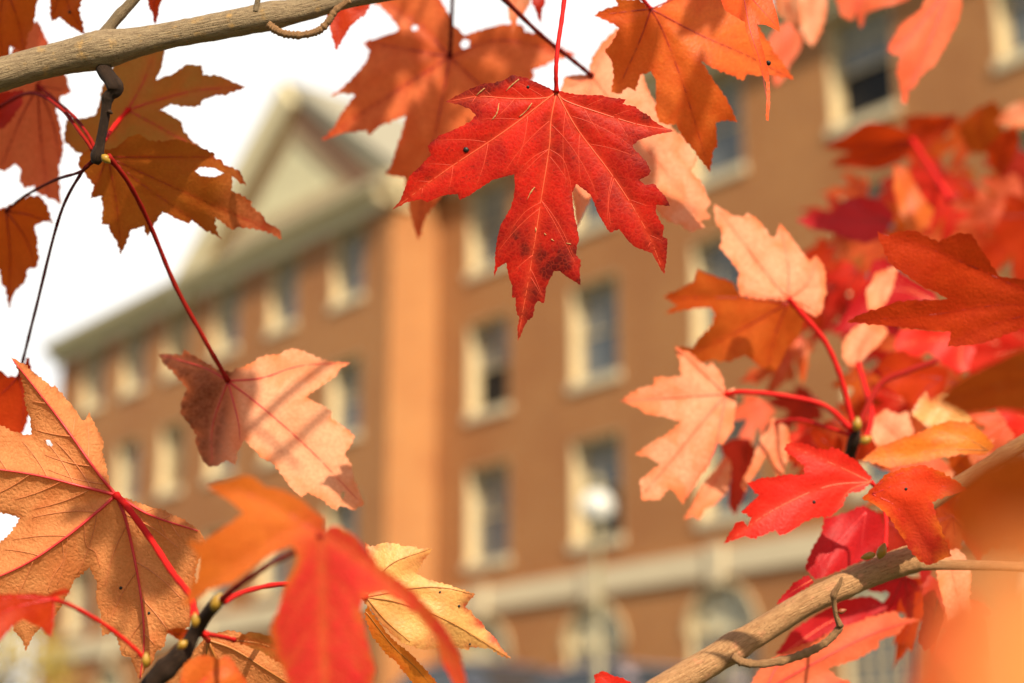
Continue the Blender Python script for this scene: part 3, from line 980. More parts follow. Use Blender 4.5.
def leaf(label, outline, base, veins, d, mat, slope=(0, 0), bow=0.0, fold=None, crease=4.0, und=2.0, h=6.0, vr=1.3, vmat='v_red',
         sec=True, xsec=(), petiole=None, pmat='p_red', pr=2.2, holes=(), grad=None, spots=(), scars=(), curl=0.0, jag=0.75, sr=.34, stube=False, dabs=(), smat=None, group='autumn maple leaves', seed=None):
    rr = random.Random(seed if seed is not None else hash(label) % 100000 if False else sum(ord(c) for c in label))
    far = lambda q: q if q < .93 else .93 + (q - .93) * 2.8
    d = far(d)
    if petiole:
        petiole = [(a, b, far(c)) for a, b, c in petiole]
    s = d / FPX
    org = P(base[0], base[1], d)
    root = tag(empty('maple_leaf', org), label, 'leaf', group)
    if mat not in ('tan', 'hero'):
        vr = vr * .68
        und = und * 1.5
    out = densify(outline, max(2.6, h * 0.75), rr, jag)
    ox = np.array([p[0] for p in out]); oy = np.array([p[1] for p in out])
    mains = []
    for v in veins:
        pts = [base] + ([tuple(q) for q in v] if isinstance(v[0], (tuple, list)) else [tuple(v)])
        if len(pts) == 2:
            a, b = np.array(pts[0], float), np.array(pts[1], float)
            t = b - a; nn = np.array([-t[1], t[0]])
            pts = [a, a + t * .5 + nn * rr.uniform(-.04, .04), b]
        mains.append([tuple(q[:2]) for q in catmull([np.array((p[0], p[1], 0.0)) for p in pts], 7)])
    secs = []
    if sec:
        for mv in mains:
            L = sum(math.dist(a, b) for a, b in zip(mv[:-1], mv[1:]))
            if L < 35:
                continue
            for side in (-1, 1):
                fr = 0.2 + rr.uniform(0, .08)
                while fr < 0.9:
                    i = int(fr * (len(mv) - 1))
                    a = np.array(mv[i]); b = np.array(mv[min(i + 1, len(mv) - 1)])
                    t = b - a; t /= np.linalg.norm(t) + 1e-9
                    ang = side * rr.uniform(.68, .9)
                    dr = np.array([t[0] * math.cos(ang) - t[1] * math.sin(ang), t[0] * math.sin(ang) + t[1] * math.cos(ang)])
                    p = a.copy(); ln = [tuple(p)]
                    mxl = L * (0.42 - 0.25 * fr)
                    go = 0
                    while go < mxl:
                        p = p + dr * 5; go += 5
                        dr = dr + t * 0.05; dr /= np.linalg.norm(dr)
                        if not inside(outline, p[0], p[1])[0]:
                            break
                        ln.append(tuple(p))
                    if len(ln) > 2:
                        secs.append(ln[:-1] if len(ln) > 3 else ln)
                    fr += rr.uniform(.14, .24)
    for q in xsec:
        secs.append([tuple(z[:2]) for z in catmull([np.array((*p, 0.0), float) for p in q], 6)])
    # interior points on a jittered grid
    x0, x1, y0, y1 = ox.min(), ox.max(), oy.min(), oy.max()
    gx, gy = [], []
    row = 0
    y = y0
    while y < y1:
        x = x0 + (h / 2 if row % 2 else 0)
        while x < x1:
            gx.append(x + rr.uniform(-.22, .22) * h); gy.append(y + rr.uniform(-.22, .22) * h)
            x += h
        y += h * .866; row += 1
    gx = np.array(gx); gy = np.array(gy)
    keep = inside(out, gx, gy)
    gx, gy = gx[keep], gy[keep]
    de = seg_dist(gx, gy, [out + [out[0]]])
    keep = de > h * .45
    hl = [densify(q, 2.5, rr, .3) for q in holes]
    for q in hl:
        keep &= (~inside(q, gx, gy)) & (seg_dist(gx, gy, [q + [q[0]]]) > h * .3)
    gx, gy = gx[keep], gy[keep]
    cv = [Vector((p[0], p[1])) for p in out] + [Vector((p[0], p[1])) for q in hl for p in q] + [Vector((a, b)) for a, b in zip(gx, gy)]
    n = len(out)
    ed = [(i, (i + 1) % n) for i in range(n)]
    o = n
    for q in hl:
        ed += [(o + i, o + (i + 1) % len(q)) for i in range(len(q))]
        o += len(q)
    V2, _, F2, *_r = delaunay_2d_cdt(cv, ed, [], 0, 1e-4)
    vx = np.array([v[0] for v in V2]); vy = np.array([v[1] for v in V2])
    cx = np.array([(vx[f[0]] + vx[f[1]] + vx[f[2]]) / 3 for f in F2]); cy = np.array([(vy[f[0]] + vy[f[1]] + vy[f[2]]) / 3 for f in F2])
    ok = inside(out, cx, cy)
    for q in hl:
        ok &= ~inside(q, cx, cy)
    F2 = [f for f, k in zip(F2, ok) if k]
    R = max(20.0, math.hypot(x1 - x0, y1 - y0) / 2)
    ph = [rr.uniform(0, 6.28) for _ in range(4)]

    def w(px, py, off=0.0):
        px = np.asarray(px, float); py = np.asarray(py, float)
        dx, dy = px - base[0], py - base[1]
        z = slope[0] * dx + slope[1] * dy + bow * (dx * dx + dy * dy) / R
        if fold:                       # (ax, ay, bx, by, slope): the side to the left of a->b is turned away
            ax, ay, bx, by, k = fold
            L = math.hypot(bx - ax, by - ay)
            sd_ = ((px - ax) * (by - ay) - (py - ay) * (bx - ax)) / L
            z = z + k * np.log1p(np.exp(np.clip(sd_ / 4.0, -40, 40))) * 4.0
        dv = seg_dist(px, py, mains)
        z = z - crease * (1 - np.exp(-dv / 14.0))
        if secs:
            ds = seg_dist(px, py, secs)
            z = z - crease * .16 * (1 - np.exp(-ds / 4.5))
        z = z + und * (np.sin(dx / R * 3.1 + ph[0]) * np.cos(dy / R * 2.7 + ph[1]) + .5 * np.sin(dx / R * 7 + ph[2] + dy / R * 5.0))
        if curl:
            e = seg_dist(px, py, [out + [out[0]]])
            z = z + curl * np.exp(-e / 7.0)
        return d * (1 + (z + off) / FPX)
    dep = w(vx, vy)
    pos = np.array([P(a, b, c) for a, b, c in zip(vx, vy, dep)]) - org
    fc = []
    for f in F2:
        a, b, c = (pos[i] for i in f[:3])
        nrm = np.cross(b - a, c - a)
        fc.append(tuple(f) if nrm @ (pos[f[0]] + org - CAM) < 0 else tuple(reversed(f)))
    blade = link('blade', pos, fc, M[mat], root, True)
    used_v = np.exp(-seg_dist(vx, vy, mains) / 3.5)
    if secs:
        used_v = np.maximum(used_v, .4 * np.exp(-seg_dist(vx, vy, secs) / 2.0))
    edg = np.exp(-seg_dist(vx, vy, [out + [out[0]]]) / 5.0)
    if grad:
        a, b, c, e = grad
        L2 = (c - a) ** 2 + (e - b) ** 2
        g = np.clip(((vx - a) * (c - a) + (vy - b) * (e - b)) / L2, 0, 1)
    else:
        g = np.zeros_like(vx)
    for (x, y, r, *st) in dabs:
        g = np.maximum(g, np.minimum(.97, 1.7 * (st[0] if st else .95) * np.exp(-((vx - x) ** 2 + (vy - y) ** 2) / (r * r)) * (0.78 + .22 * np.sin(vx * .9 + vy * 1.3) * np.sin(vx * .5 - vy * .7))))
    at = blade.data.attributes.new('lf', 'FLOAT_VECTOR', 'POINT')
    at.data.foreach_set('vector', np.stack([used_v, edg, g], 1).astype(np.float32).ravel())
    at = blade.data.attributes.new('luv', 'FLOAT_VECTOR', 'POINT')
    at.data.foreach_set('vector', np.stack([(vx - base[0]) / 100, (vy - base[1]) / 100, np.zeros_like(vx)], 1).astype(np.float32).ravel())
    # raised veins
    mb = MB()
    mb2 = MB() if smat else mb
    for ln, r0, r1 in [(m, vr, vr * .3) for m in mains] + ([(q, vr * sr, vr * sr * .4) for q in secs] if stube else [(q, vr * sr, vr * sr * .4) for q in secs[len(secs) - len(xsec):]]):
        a = np.array(ln)
        dd = w(a[:, 0], a[:, 1], -vr * .15)
        pts = [P(x, y, z) for (x, y), z in zip(ln, dd)]
        rad = [(r0 + (r1 - r0) * i / max(1, len(pts) - 1)) * s for i in range(len(pts))]
        (mb if r0 == vr else mb2).tube(pts, rad, 6)
    if smat and mb2.v:
        mb2.build('side_veins', M[smat], root, True, org)
    mb.build('veins', M[vmat], root, True, org)
    if petiole:
        pp = [(base[0], base[1], float(w([base[0]], [base[1]], -vr)[0]))] + list(petiole)
        c = catmull([np.array(q, float) for q in pp], 8)
        pts = [P(q[0], q[1], q[2]) for q in c]
        k = len(pts)
        MB().tube(pts, [pr * q[2] / FPX * (0.86 + .3 * math.exp(-i * 1.1) + .55 * math.exp(-(k - 1 - i) * .55) + .07 * math.sin(i * 1.7) + rr.uniform(-.05, .05)) for i, q in enumerate(c)], 10).build('petiole', M[pmat], root, True, org)
    for (x, y, r) in spots:
        z = float(w([x], [y], -.6)[0])
        pts = [(x + r * (1 + rr.uniform(-.25, .25)) * math.cos(a), y + r * .85 * (1 + rr.uniform(-.25, .25)) * math.sin(a)) for a in [k * .52 for k in range(12)]]
        q = MB()
        q.tube([P(x, y, float(w([x], [y], .4)[0])), P(x, y, z), P(x, y, float(w([x], [y], -r * .5)[0]))], [r * s, r * s * .9, r * s * .35], 12, rough=.15, rr=rr)
        q.build('dark_spot', M['spot'], root, True, org)
    for ln in scars:
        c = catmull([np.array((*p, 0.0), float) for p in ln], 5)
        q = MB()
        pts = [P(z[0], z[1], float(w([z[0]], [z[1]], -.25)[0])) for z in c]
        q.tube(pts, [s * (.15 + .75 * math.sin(math.pi * (.08 + .84 * i_ / len(pts)))) * rr.uniform(.3, 1.1) for i_ in range(len(pts))], 6, rough=.35, rr=rr)
        q.build('scar', M['scar'], root, True, org)
    return root


HERO = [(555,91),(545,86),(525,77.5),(512.5,75),(504,80),(495,83),(482.5,84),(472.5,88),(460,94),(445.5,102),(460,105),(470,109),(476,115.5),(471,121),(462.5,126),(451,131),(440,135),(427.5,146),(431,155),(421,165),(410,175.5),(405,187.5),(401,199),(392.5,210),(405,203),(421,199),(427.5,202.5),(441,196),(457.5,194),(460,200),(469,196),(479,189),(492.5,180),(514,174),(515,185),(514,197),(511,207),(501,224),(497,239),(495,260),(494,277),(497.5,267.5),(506,262.5),(509,277.5),(512.5,286),(512,297.5),(515.5,297.5),(517,315),(519,316),(517.5,328),(518,341),(521,334),(527.5,320),(532.5,317.5),(535,305),(538,301),(544,303),(546,287.5),(554,271),(560,271),(570,279),(580.5,285),(579.5,272.5),(581,261),(576,255),(577.5,244),(579,240),(577.5,227.5),(574,212),(572,192.5),(576,184),(590,194),(597.5,212.5),(610,232.5),(619,229),(627.5,240),(635,247),(652,253),(664,274),(666.5,255),(667.5,239),(662.5,236),(664,227.5),(656,212.5),(656,205),(670,206),(665,196),(654,184),(645,185),(639.5,180),(647.5,176),(651,171),(645,160),(635,150),(632.5,145.5),(639,140),(657.5,134),(675,131),(660,125),(652.5,120),(650,116),(640,111),(634,106),(622.5,104),(626,99.5),(615,98),(600,95),(577.5,94.5),(560,91)]
HBASE = (556.5, 92)
HV = [[(551, 120), (549, 149), (541, 200), (531, 265), (518, 338)], [(505, 131), (445, 171), (395, 208)], [(545, 98), (510, 98.5), (480, 96.5), (450, 101)], [(566, 110), (580, 133), (614, 178), (645, 228), (663, 271)], [(566, 101), (600, 113), (640, 125), (672, 130)]]

leaf('large sharp red maple leaf hanging in the upper middle, with black spot and tan scars', HERO, HBASE, HV, .69, 'hero', slope=(0, -0.05), bow=.05, crease=5, und=3.5, h=3.2, vr=.95, vmat='v_gold', sec=True, stube=True, sr=.3, smat='v_thin',
     xsec=[[(549, 149), (535, 156), (521, 168)], [(549, 149), (562, 158), (569, 176), (573, 203)], [(541, 200), (554, 222), (566, 245), (576, 264)], [(541, 202), (525, 212), (512, 228)], [(612, 176), (608, 200), (611, 228)], [(530, 268), (536, 280), (543, 298)]],
     petiole=[(556, 70, .688), (558, 45, .69), (562, 18, .695), (566, -15, .70)], pr=2.6, spots=[(466, 150, 3.0), (528, 87, 1.6)], dabs=[(446,102,14),(458,98,13),(470,93,12),(484,88,11),(498,82,7),(512,77,7),(540,285,26,.45),(524,315,20,.5),(560,258,24,.6),(556,225,18,.35),(640,150,34,.4),(612,195,34,.36),(655,245,26,.5),(575,160,26,.3),(610,120,26,.32),(520,240,24,.5),(590,120,30,.2),(560,150,14,.3),(548,120,8,.4),(394,208,6),(518,337,9),(562,262,13),(548,270,13),(533,292,11),(524,312,7),(572,252,8),(540,256,10),(646,117,6),(672,131,6),(664,270,5),(551,135,3),(550,148,3),(668,206,4),(580,282,5),(526,250,9),(515,235,7)],
     scars=[[(506, 91), (512, 85), (519, 79)], [(492, 120), (497, 113), (499, 103)], [(519, 117), (526, 111), (532, 103)], [(527, 200), (531, 192), (535, 187)], [(535.5, 227), (536, 232)], [(544, 233), (546, 235)], [(551, 239), (554, 241)], [(566, 243), (571, 244)], [(476, 96), (480, 92), (485, 88)]], curl=2.0, jag=.4)

L2 = [(442,2),(450,17),(455,27),(464,35),(475,32),(491,27),(505,24),(522,25),(525,32),(540,34),(555,44),(577,55),(555,60),(532,71),(534,77),(524,92),(508,108),(500,125),(478,145),(470,170),(448,190),(435,204),(426,215),(418,241),(413,225),(409,205),(406,188),(404,177),(386,175),(392.5,157.5),(389,171),(397.5,145),(402,130),(406,115),(382.5,125),(369,135),(367,130),(347.5,132.5),(321.5,140),(335,126),(342,112),(355,95),(342,93),(331,96),(344,86),(355,75),(366,61),(370,51),(362.5,42.5),(382.5,36),(395,32),(399,29),(395,22),(380,5),(371,4),(372,-12),(400,-16),(430,-12)]
L2[L2.index((392.5,157.5))] = (391, 165)
leaf('big rusty orange maple leaf behind the left half of the sharp red leaf', L2, (450, 57), [[(400, 48), (364, 42)], [(390, 95), (325, 138)], [(438, 120), (425, 180), (418, 238)], [(500, 40), (575, 55)], [(420, 25), (385, 2)], [(490, 95), (505, 110)]], .90, 'orangered', slope=(.05, -.1), bow=.08, und=4, h=5.5, vr=1.2, vmat='v_dark',
     petiole=[(451, 35, .90), (452, 10, .9), (453, -20, .9)], pmat='p_dark', holes=[[(411, 28), (414, 25), (418, 26), (418, 30), (413, 31)], [(460, 44), (464, 39), (470, 41), (469, 47), (463, 49)]])

L3 = [(661,6),(651,9),(640,0),(616,-2),(617.5,6),(605,9),(594,15.5),(607.5,21),(619,27.5),(615,37.5),(605,52),(611,60),(614,75),(611,92),(619,94),(627.5,87.5),(636,91),(640,75),(651,71),(656,80),(655,110),(659,122.5),(667.5,125),(676,124),(685,140),(694,150),(699,159),(706,166),(709.5,173),(714,150),(717.5,147.5),(716,122.5),(727.5,120),(738,122),(727.5,100),(714,81),(701,61),(715,69),(732.5,76),(742.5,81),(747.5,74),(760,76),(770,75),(784,77.5),(796,81),(785,66),(775,54),(765,37),(752,15),(735,5),(715,-8),(690,-14),(672,-4)]
leaf('bright orange maple leaf at top, pale right lobe, lower lobe pointing down over grey window', L3, (651, 9), [[(664, 34), (685, 90), (709, 170)], [(700, 35), (750, 57), (792, 80)], [(640, 40), (620, 85)], [(625, 12), (598, 15)], [(672, 0), (700, -8)]], .755, 'orange', slope=(0.1, 0.1), fold=(651, 9, 716, 80, .55), bow=.03, und=3, h=4.5, vr=1.3, vmat='v_dark',
     petiole=[(645, 2, .755), (636, -8, .755)], pmat='p_red')

L4 = [(592,76),(589,68),(594,55),(600,45),(608,36),(618,28),(626,36),(634,50),(640,70),(650,95),(662,112),(672,128),(685,140),(697,160),(692,172),(704,186),(711,203),(706,210),(710,219),(700,221),(705,227),(690,232),(680,224),(668,222),(655,208),(640,200),(625,182),(612,172),(598,186),(590,200),(577,227),(574,205),(570,180),(572,150),(568,118),(560,90),(566,76),(580,74)]
leaf('pale salmon maple leaf partly hidden behind right side of the sharp red leaf', L4, (592, 76), [[(640, 140), (672, 180), (703, 222)], [(605, 50), (618, 30)], [(582, 130), (580, 180), (577, 222)], [(575, 84), (562, 88)]], .83, 'salmon', slope=(0.35, -0.35), bow=.05, und=3, h=5.5, vr=1.2, vmat='v_salmon',
     petiole=[(575, 62, .82), (540, 34, .81), (500, -5, .80)], pmat='p_dark', pr=2.6)

L5A = [(114,64),(125,58),(155,50),(166,46),(162,67),(156,80),(171,75),(187,64),(202,65),(203,75),(221,76),(246,87),(225,96),(216,95),(202,101),(201,106),(188,107),(171,104),(160,110),(166,112),(182,122),(184,132),(200,147),(190,165),(160,172),(125,168),(100,160),(78,153),(64,140),(66,120),(84,118),(95,115),(100,100),(103,85)]
leaf('olive brown maple leaf under the upper branch, right lobe pointing right against white sky', L5A, (128, 110), [[(142, 85), (152, 60)], [(165, 98), (200, 90), (244, 87)], [(150, 122), (192, 145)], [(110, 135), (90, 150)]], .81, 'olive', slope=(-.25, .15), bow=.1, und=3, h=5, vr=1.3, vmat='v_red', petiole=[(115, 125, .78), (106, 138, .74), (100, 146, .714)], pr=2.6)

L5B = [(110,150),(117,147),(128,137),(140,134),(150,141),(165,141),(177,139),(196,145),(215,154),(214,157),(222,160),(224,165),(240,171),(246,186),(238,181),(232,176),(231,190),(250,200),(252,207),(262,215),(266,222),(280,230),(282,239),(266,231),(240,227),(232,230),(215,217),(216,230),(222,240),(210,231),(204,230),(192,220),(189,224),(172,216),(162,212),(160,215),(147,237),(144,226),(131,230),(121,255),(116,240),(110,232),(109,225),(101,224),(103,210),(102,196),(90,199),(94,185),(86,175),(79,167),(79,157),(90,148)]
leaf('rusty orange brown maple leaf below the dark hanging twig, small hole near its right tips', L5B, (108, 157), [[(165, 157), (218, 157)], [(180, 190), (278, 234)], [(150, 190), (218, 236)], [(116, 200), (121, 252)], [(100, 175), (92, 197)]], .765, 'browno', slope=(-.3, .3), fold=(214, 150, 226, 235, .9), bow=.08, und=3.5, h=4.5, vr=.9, vmat='v_dark', holes=[[(195, 171), (201, 167), (214, 168), (224, 173), (214, 177), (201, 176)]], grad=(205, 205, 262, 224))

leaf('dark orange leaf tip hanging from the top left corner above the thick branch', [(-20,-20),(38,-8),(37,3),(34,19),(32,30),(28,33),(25,54),(15,47),(10,46),(9,57),(0,62),(-20,60)], (5, -14), [[(18, 20), (24, 50)], [(0, 20), (2, 56)]], .80, 'rust', slope=(-0.4, 0.4), h=5, vr=1, vmat='v_dark')
leaf('small dark orange leaf tip with black dot above the branch near the top left', [(50,-12),(50,3),(50,15),(52,22),(60,17),(71,27),(86,36),(81,17),(79,8),(83,-2),(82,-14)], (66, -18), [[(68, 5), (84, 33)], [(58, 0), (52, 18)]], .79, 'rust', slope=(-0.4, 0.4), h=4, vr=.9, vmat='v_dark', spots=[(70, 12, 1.8)])
leaf('tiny red leaf tip pointing down onto the thick branch at the top', [(146,-12),(148,-2),(149,9),(152,12),(153,19),(155.5,26),(158,16),(159,10),(162,-2),(163,-12)], (155, -14), [[(155, 22)]], .78, 'rustred', h=3.5, vr=.8, vmat='v_dark', sec=False)
L6A = [(37,20),(47,40),(50,52),(58,66),(67,77),(69,87),(72,92),(60,97),(56,110),(60,125),(64,150),(59,165),(61,205),(52,199),(35,192),(34,185),(25,189),(19,182),(21,170),(15,164),(5,172),(-14,165),(-18,120),(-8,90),(2,75),(12,50),(25,30)]
leaf('dusky salmon maple leaf hanging at left edge behind the thick branch', L6A, (38, 86), [[(40, 130), (48, 195)], [(20, 120), (2, 165)], [(52, 88), (70, 91)], [(45, 60), (40, 28)], [(52, 120), (60, 160)]], .85, 'coral', slope=(0.1, 0.2), bow=.05, und=4, h=5, vr=1.4, vmat='v_dark', petiole=[(55, 100, .80), (75, 118, .75), (88, 135, .72), (95, 148, .714)], pmat='p_mid', pr=2.2)
L6B = [(-14,205),(0,209),(12,204),(28,196),(40,196),(48,208),(54,225),(49,221),(42,222),(35,226),(37.5,240),(39,260),(37,267),(27.5,270),(25,282),(15,292),(9,309),(6,290),(1,282),(0,270),(-12,265)]
leaf('brown orange leaf with a pointed bottom tip beside the left edge, under the salmon leaf', L6B, (6, 211), [[(10, 250), (9, 303)], [(30, 215), (52, 224)], [(24, 235), (36, 264)]], .84, 'rust', slope=(-0.4, 0.4), h=4.5, vr=1.2, vmat='v_dark', petiole=[(25, 196, .80), (55, 180, .76), (82, 171, .72), (95, 158, .714)], pmat='p_dark', pr=1.8)
leaf('dark rust leaf piece behind the thick branch at the left edge', [(-15,95),(5,92),(24,90),(22,105),(12,118),(4,128),(-15,130)], (-10, 112), [[(10, 105), (22, 93)]], .83, 'darkred', h=5, vr=1, vmat='v_dark', petiole=[(30, 93, .79), (60, 108, .75), (82, 135, .72), (93, 150, .714)], pmat='p_mid', pr=2.1)
leaf('dark red leaf tip below the budded spur of the upper branch', [(317,17),(326,13),(331,32),(336,50),(344,37),(352,25),(357,20),(365,15),(371,4),(352,-8),(325,-4)], (340, -10), [[(338, 20), (336, 46)], [(355, 8), (364, 12)]], .79, 'rustred', slope=(.2, -.2), h=4, vr=1, vmat='v_dark')
leaf('small dark red leaf tip against white sky, left of the long red leaf stalk', [(531,-10),(532,2),(535,9),(537,15),(541,24),(542,9),(545,4),(548,-10)], (540, -12), [[(541, 20)]], .84, 'darkred', h=3.5, vr=.8, vmat='v_dark', sec=False)
leaf('small pale orange leaf end at the top edge beside the dark red tip', [(504,-12),(507,2),(509,17),(511,24),(512,35),(516,26),(518,16),(524,14),(527,9),(531,-1),(533,-12)], (516, -14), [[(514, 15), (512, 32)]], .86, 'salmon', h=4, vr=.9, vmat='v_salmon', sec=False)

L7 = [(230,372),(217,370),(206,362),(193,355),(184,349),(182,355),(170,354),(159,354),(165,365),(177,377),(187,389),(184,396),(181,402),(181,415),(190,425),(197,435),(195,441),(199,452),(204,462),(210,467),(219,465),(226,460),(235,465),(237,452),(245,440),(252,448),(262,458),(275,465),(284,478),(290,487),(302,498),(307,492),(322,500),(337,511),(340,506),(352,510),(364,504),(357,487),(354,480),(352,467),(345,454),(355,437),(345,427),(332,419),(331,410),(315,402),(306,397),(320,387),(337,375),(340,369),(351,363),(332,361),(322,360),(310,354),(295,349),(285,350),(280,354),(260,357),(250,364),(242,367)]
leaf('folded maple leaf at mid left, pale salmon right half and dark brown left half', L7, (228, 381), [[(265, 410), (310, 450), (358, 500)], [(262, 378), (300, 366), (348, 363)], [(213, 425), (212, 463)], [(205, 368), (162, 355)], [(238, 420), (240, 440)]], .77, 'salmonfold', slope=(.5, -.4), fold=(252, 470, 226, 365, 1.9), bow=.05, und=3.0, grad=(238, 415, 222, 412), h=4.5, vr=1.7, vmat='v_red', petiole=[(205, 340, .765), (175, 285, .755), (150, 225, .74), (128, 182, .72), (108, 156, .708)], pmat='p_mid', pr=2.7, holes=[[(341, 494), (344, 491), (345, 496), (342, 500)]])  # grad darkens the turned-away left half as painted shade

L8 = [(122,497),(147,506),(167,512),(182,519),(200,530),(206,545),(198,560),(194,574),(196,590),(193,605),(190,627),(178,630),(167,634),(164,647),(156,652),(152,664),(146,668),(140,681),(136,672),(130,657),(122,656),(117,637),(112,632),(102,636),(100,612),(96,599),(97,582),(90,567),(75,579),(70,589),(62,604),(54,618),(44,622),(40,629),(32,637),(26,651),(22,640),(15,632),(12,624),(-2,612),(-24,604),(-50,590),(-34,570),(-10,556),(0,543),(10,534),(20,518),(8,514),(-8,512),(-40,505),(-75,480),(-50,462),(-44,440),(-20,425),(0,425),(15,432),(25,435),(32,434),(30,417),(24,400),(25,392),(19,372),(11,357),(25,365),(37,375),(52,387),(55,385),(60,392),(72,405),(82,420),(86,419),(89,412),(96,427),(104,442),(102,452),(107,472),(110,485),(115,493)]
leaf('large tan maple leaf showing its veined underside at lower left, on thick red stalk', L8, (116, 495), [[(97, 472), (60, 420), (13, 360)], [(80, 486), (30, 474), (-60, 462)], [(97, 512), (62, 540), (20, 567), (-40, 592)], [(127, 525), (140, 590), (144, 640), (140, 679)], [(150, 515), (198, 531)]], .675, 'tan', slope=(.15, -.1), bow=-.06, crease=-10, fold=(116, 495, 141, 681, -.55), und=7, h=3.4, vr=1.9, vmat='v_red', stube=True, smat='v_tan', sr=.3, xsec=[[(62, 540), (63, 560), (54, 575), (48, 590)], [(84, 523), (86, 545), (95, 552), (100, 567)]],
     petiole=[(128, 508, .668), (150, 538, .655), (172, 572, .635), (190, 596, .615), (195, 618, .602)], pr=3.9, holes=[[(46, 440), (50, 440), (53, 445), (51, 447), (47, 444)]], curl=3.5, spots=[(121, 588, 1.8), (149, 613, 1.5)])
leaf('plain salmon red leaf half hidden behind the tan veined leaf at left edge', [(-18,368),(0,370),(8,377),(18,375),(24,364),(29,357),(31,370),(42,380),(38,400),(29,415),(23,432),(10,442),(-20,432)], (19, 376), [[(24, 400), (22, 428)], [(8, 388), (-6, 400)], [(27, 368), (29, 358)]], .80, 'rustred', slope=(-0.2, 0.2), h=5, vr=1.4, vmat='v_dark', petiole=[(23, 360, .80), (36, 308, .78), (60, 215, .75), (82, 172, .72), (92, 162, .714)], pmat='p_dark', pr=1.9)
leaf('small blurred dark red leaf at the left edge in front of the tan veined leaf', [(52,598),(70,593),(66,588),(47,595),(32,593),(0,594),(-30,596),(-50,622),(-30,652),(0,641),(7,632),(22,619),(33,624),(40,627),(46,634),(52,637),(54,618),(54,603)], (54, 599), [[(20, 606), (-20, 622)], [(52, 634)], [(20, 597), (-15, 600)]], .57, 'rustred', slope=(.5, -.1), und=3, h=5, vr=1.5, vmat='v_red', petiole=[(80, 610, .58), (112, 630, .59), (136, 650, .595), (147, 664, .598)], pr=2.5)

L11 = [(323,531),(325,520),(313,510),(303,500),(289.5,493),(276,488),(266,487),(255,478),(246,475),(225,481),(205,487),(216.5,493),(232,503),(243,513),(228,525),(210,536),(200,543),(187,541),(198,555),(195,580),(188,595),(182,609),(192,601),(210,589.5),(233,583),(263,560),(280,550),(293,546),(297,556),(296,566),(286,583),(278,609),(269.6,629),(276,656),(288,680),(286,705),(300,730),(330,742),(352,725),(368,695),(376,669),(366,636),(361,609),(366,596),(386,593),(403,604),(419,616),(436,636),(442,662),(455,688),(467,683),(459,652.6),(445.6,629),(430,608),(412,589.5),(379,566),(356,536),(339,526),(330,526)]
leaf('big blurred foreground leaf at bottom, orange left lobe and vivid red drooping lobes', L11, (321, 534), [[(290, 530), (190, 600)], [(290, 515), (250, 495), (210, 488)], [(322, 590), (324, 660), (328, 735)], [(362, 560), (410, 605), (440, 640), (460, 684)]], .50, 'front', slope=(0.15, 0.1), bow=.06, und=7, h=6, vr=1.0, vmat='v_red', petiole=[(300, 549, .505), (262, 569, .53), (235, 588, .56), (219, 602, .585)], pmat='p_mid', pr=3.4, grad=(282, 520, 322, 548))

L12 = [(362,600),(362,570),(366,556),(365,542),(370,547),(382,543),(394,543),(403,546),(412,546),(420,549),(432,549),(428,555),(424,559),(416,573),(427,579),(447,584),(460,589),(475,594),(470,600),(465,607),(472,612),(476,618),(482,622),(486,630),(494,636),(500,646),(511,659),(500,655),(490,649),(480,648),(472,647),(466,650),(457,648),(446,650),(437,648),(424,650),(415,647),(406,645),(400,641),(391,634),(380,622),(370,608)]
leaf('yellow tan maple leaf with red edged tip, behind the vivid red drooping lobes', L12, (366, 597), [[(400, 603), (450, 622), (509, 658)], [(390, 565), (430, 549)], [(415, 588), (445, 588), (472, 594)], [(385, 620), (410, 642)]], .70, 'yellow', slope=(0.3, -0.2), bow=.06, crease=-5, und=3.5, h=3.4, vr=1.1, vmat='v_brown', petiole=[(340, 592, .69), (290, 584, .66), (250, 590, .62), (224, 601, .592)], pr=3.0, curl=2.5, dabs=[(474,594,9),(506,655,9),(493,638,7),(481,622,6),(466,606,5),(432,642,12,.3),(420,560,8,.2)], spots=[(440, 592, 1.2), (459, 606, 1.4), (470, 644, 1.2)])
leaf('narrow edge-on leaf lobe, olive above and orange red below, under the yellow tan leaf', [(364,614),(368,606),(375,618),(388,634),(400,645),(412,655),(424,668),(437,683),(446,700),(430,702),(420,690),(407,676),(394,660),(382,650),(372,636)], (366, 612), [[(392, 645), (418, 670), (436, 692)]], .69, 'amber', slope=(.5, .6), h=3.6, vr=1.0, vmat='v_brown', crease=3, und=2)
leaf('brown underside leaf at the bottom edge below the lower left twig', [(207,636),(225,631),(240,632),(257,647),(275,656),(292,663),(325,680),(330,705),(300,730),(250,735),(200,722),(170,700),(165,685),(168,672),(183,660),(196,648)], (208, 640), [[(235, 650), (270, 672), (315, 700)], [(205, 680), (200, 715)], [(230, 690), (250, 725)]], .66, 'tan', slope=(.1, .2), crease=-5, und=3, h=4.5, vr=1.6, vmat='v_brown', petiole=[(204, 637, .62), (197, 632, .603)], pr=2.4, curl=3)
leaf('small orange leaf in front of the brown underside leaf at bottom edge', [(184,664),(196,657),(206,655),(218,659),(228,656),(238,668),(248,684),(246,702),(190,706),(178,690)], (192, 690), [[(215, 672), (236, 668)], [(215, 690), (245, 695)]], .575, 'orange', slope=(.3, -.2), h=5, vr=1.1, vmat='v_red')
leaf('small curled dark orange leaf scrap beside the twig at lower left', [(166,631),(175,628),(188,629),(196,634),(190,640),(182,642),(174,637)], (192, 634), [[(178, 634), (168, 631)]], .61, 'rust', slope=(.3, .4), h=3.5, vr=.8, vmat='v_dark', sec=False, petiole=[(194, 640, .605), (190, 645, .602)], pr=1.6)
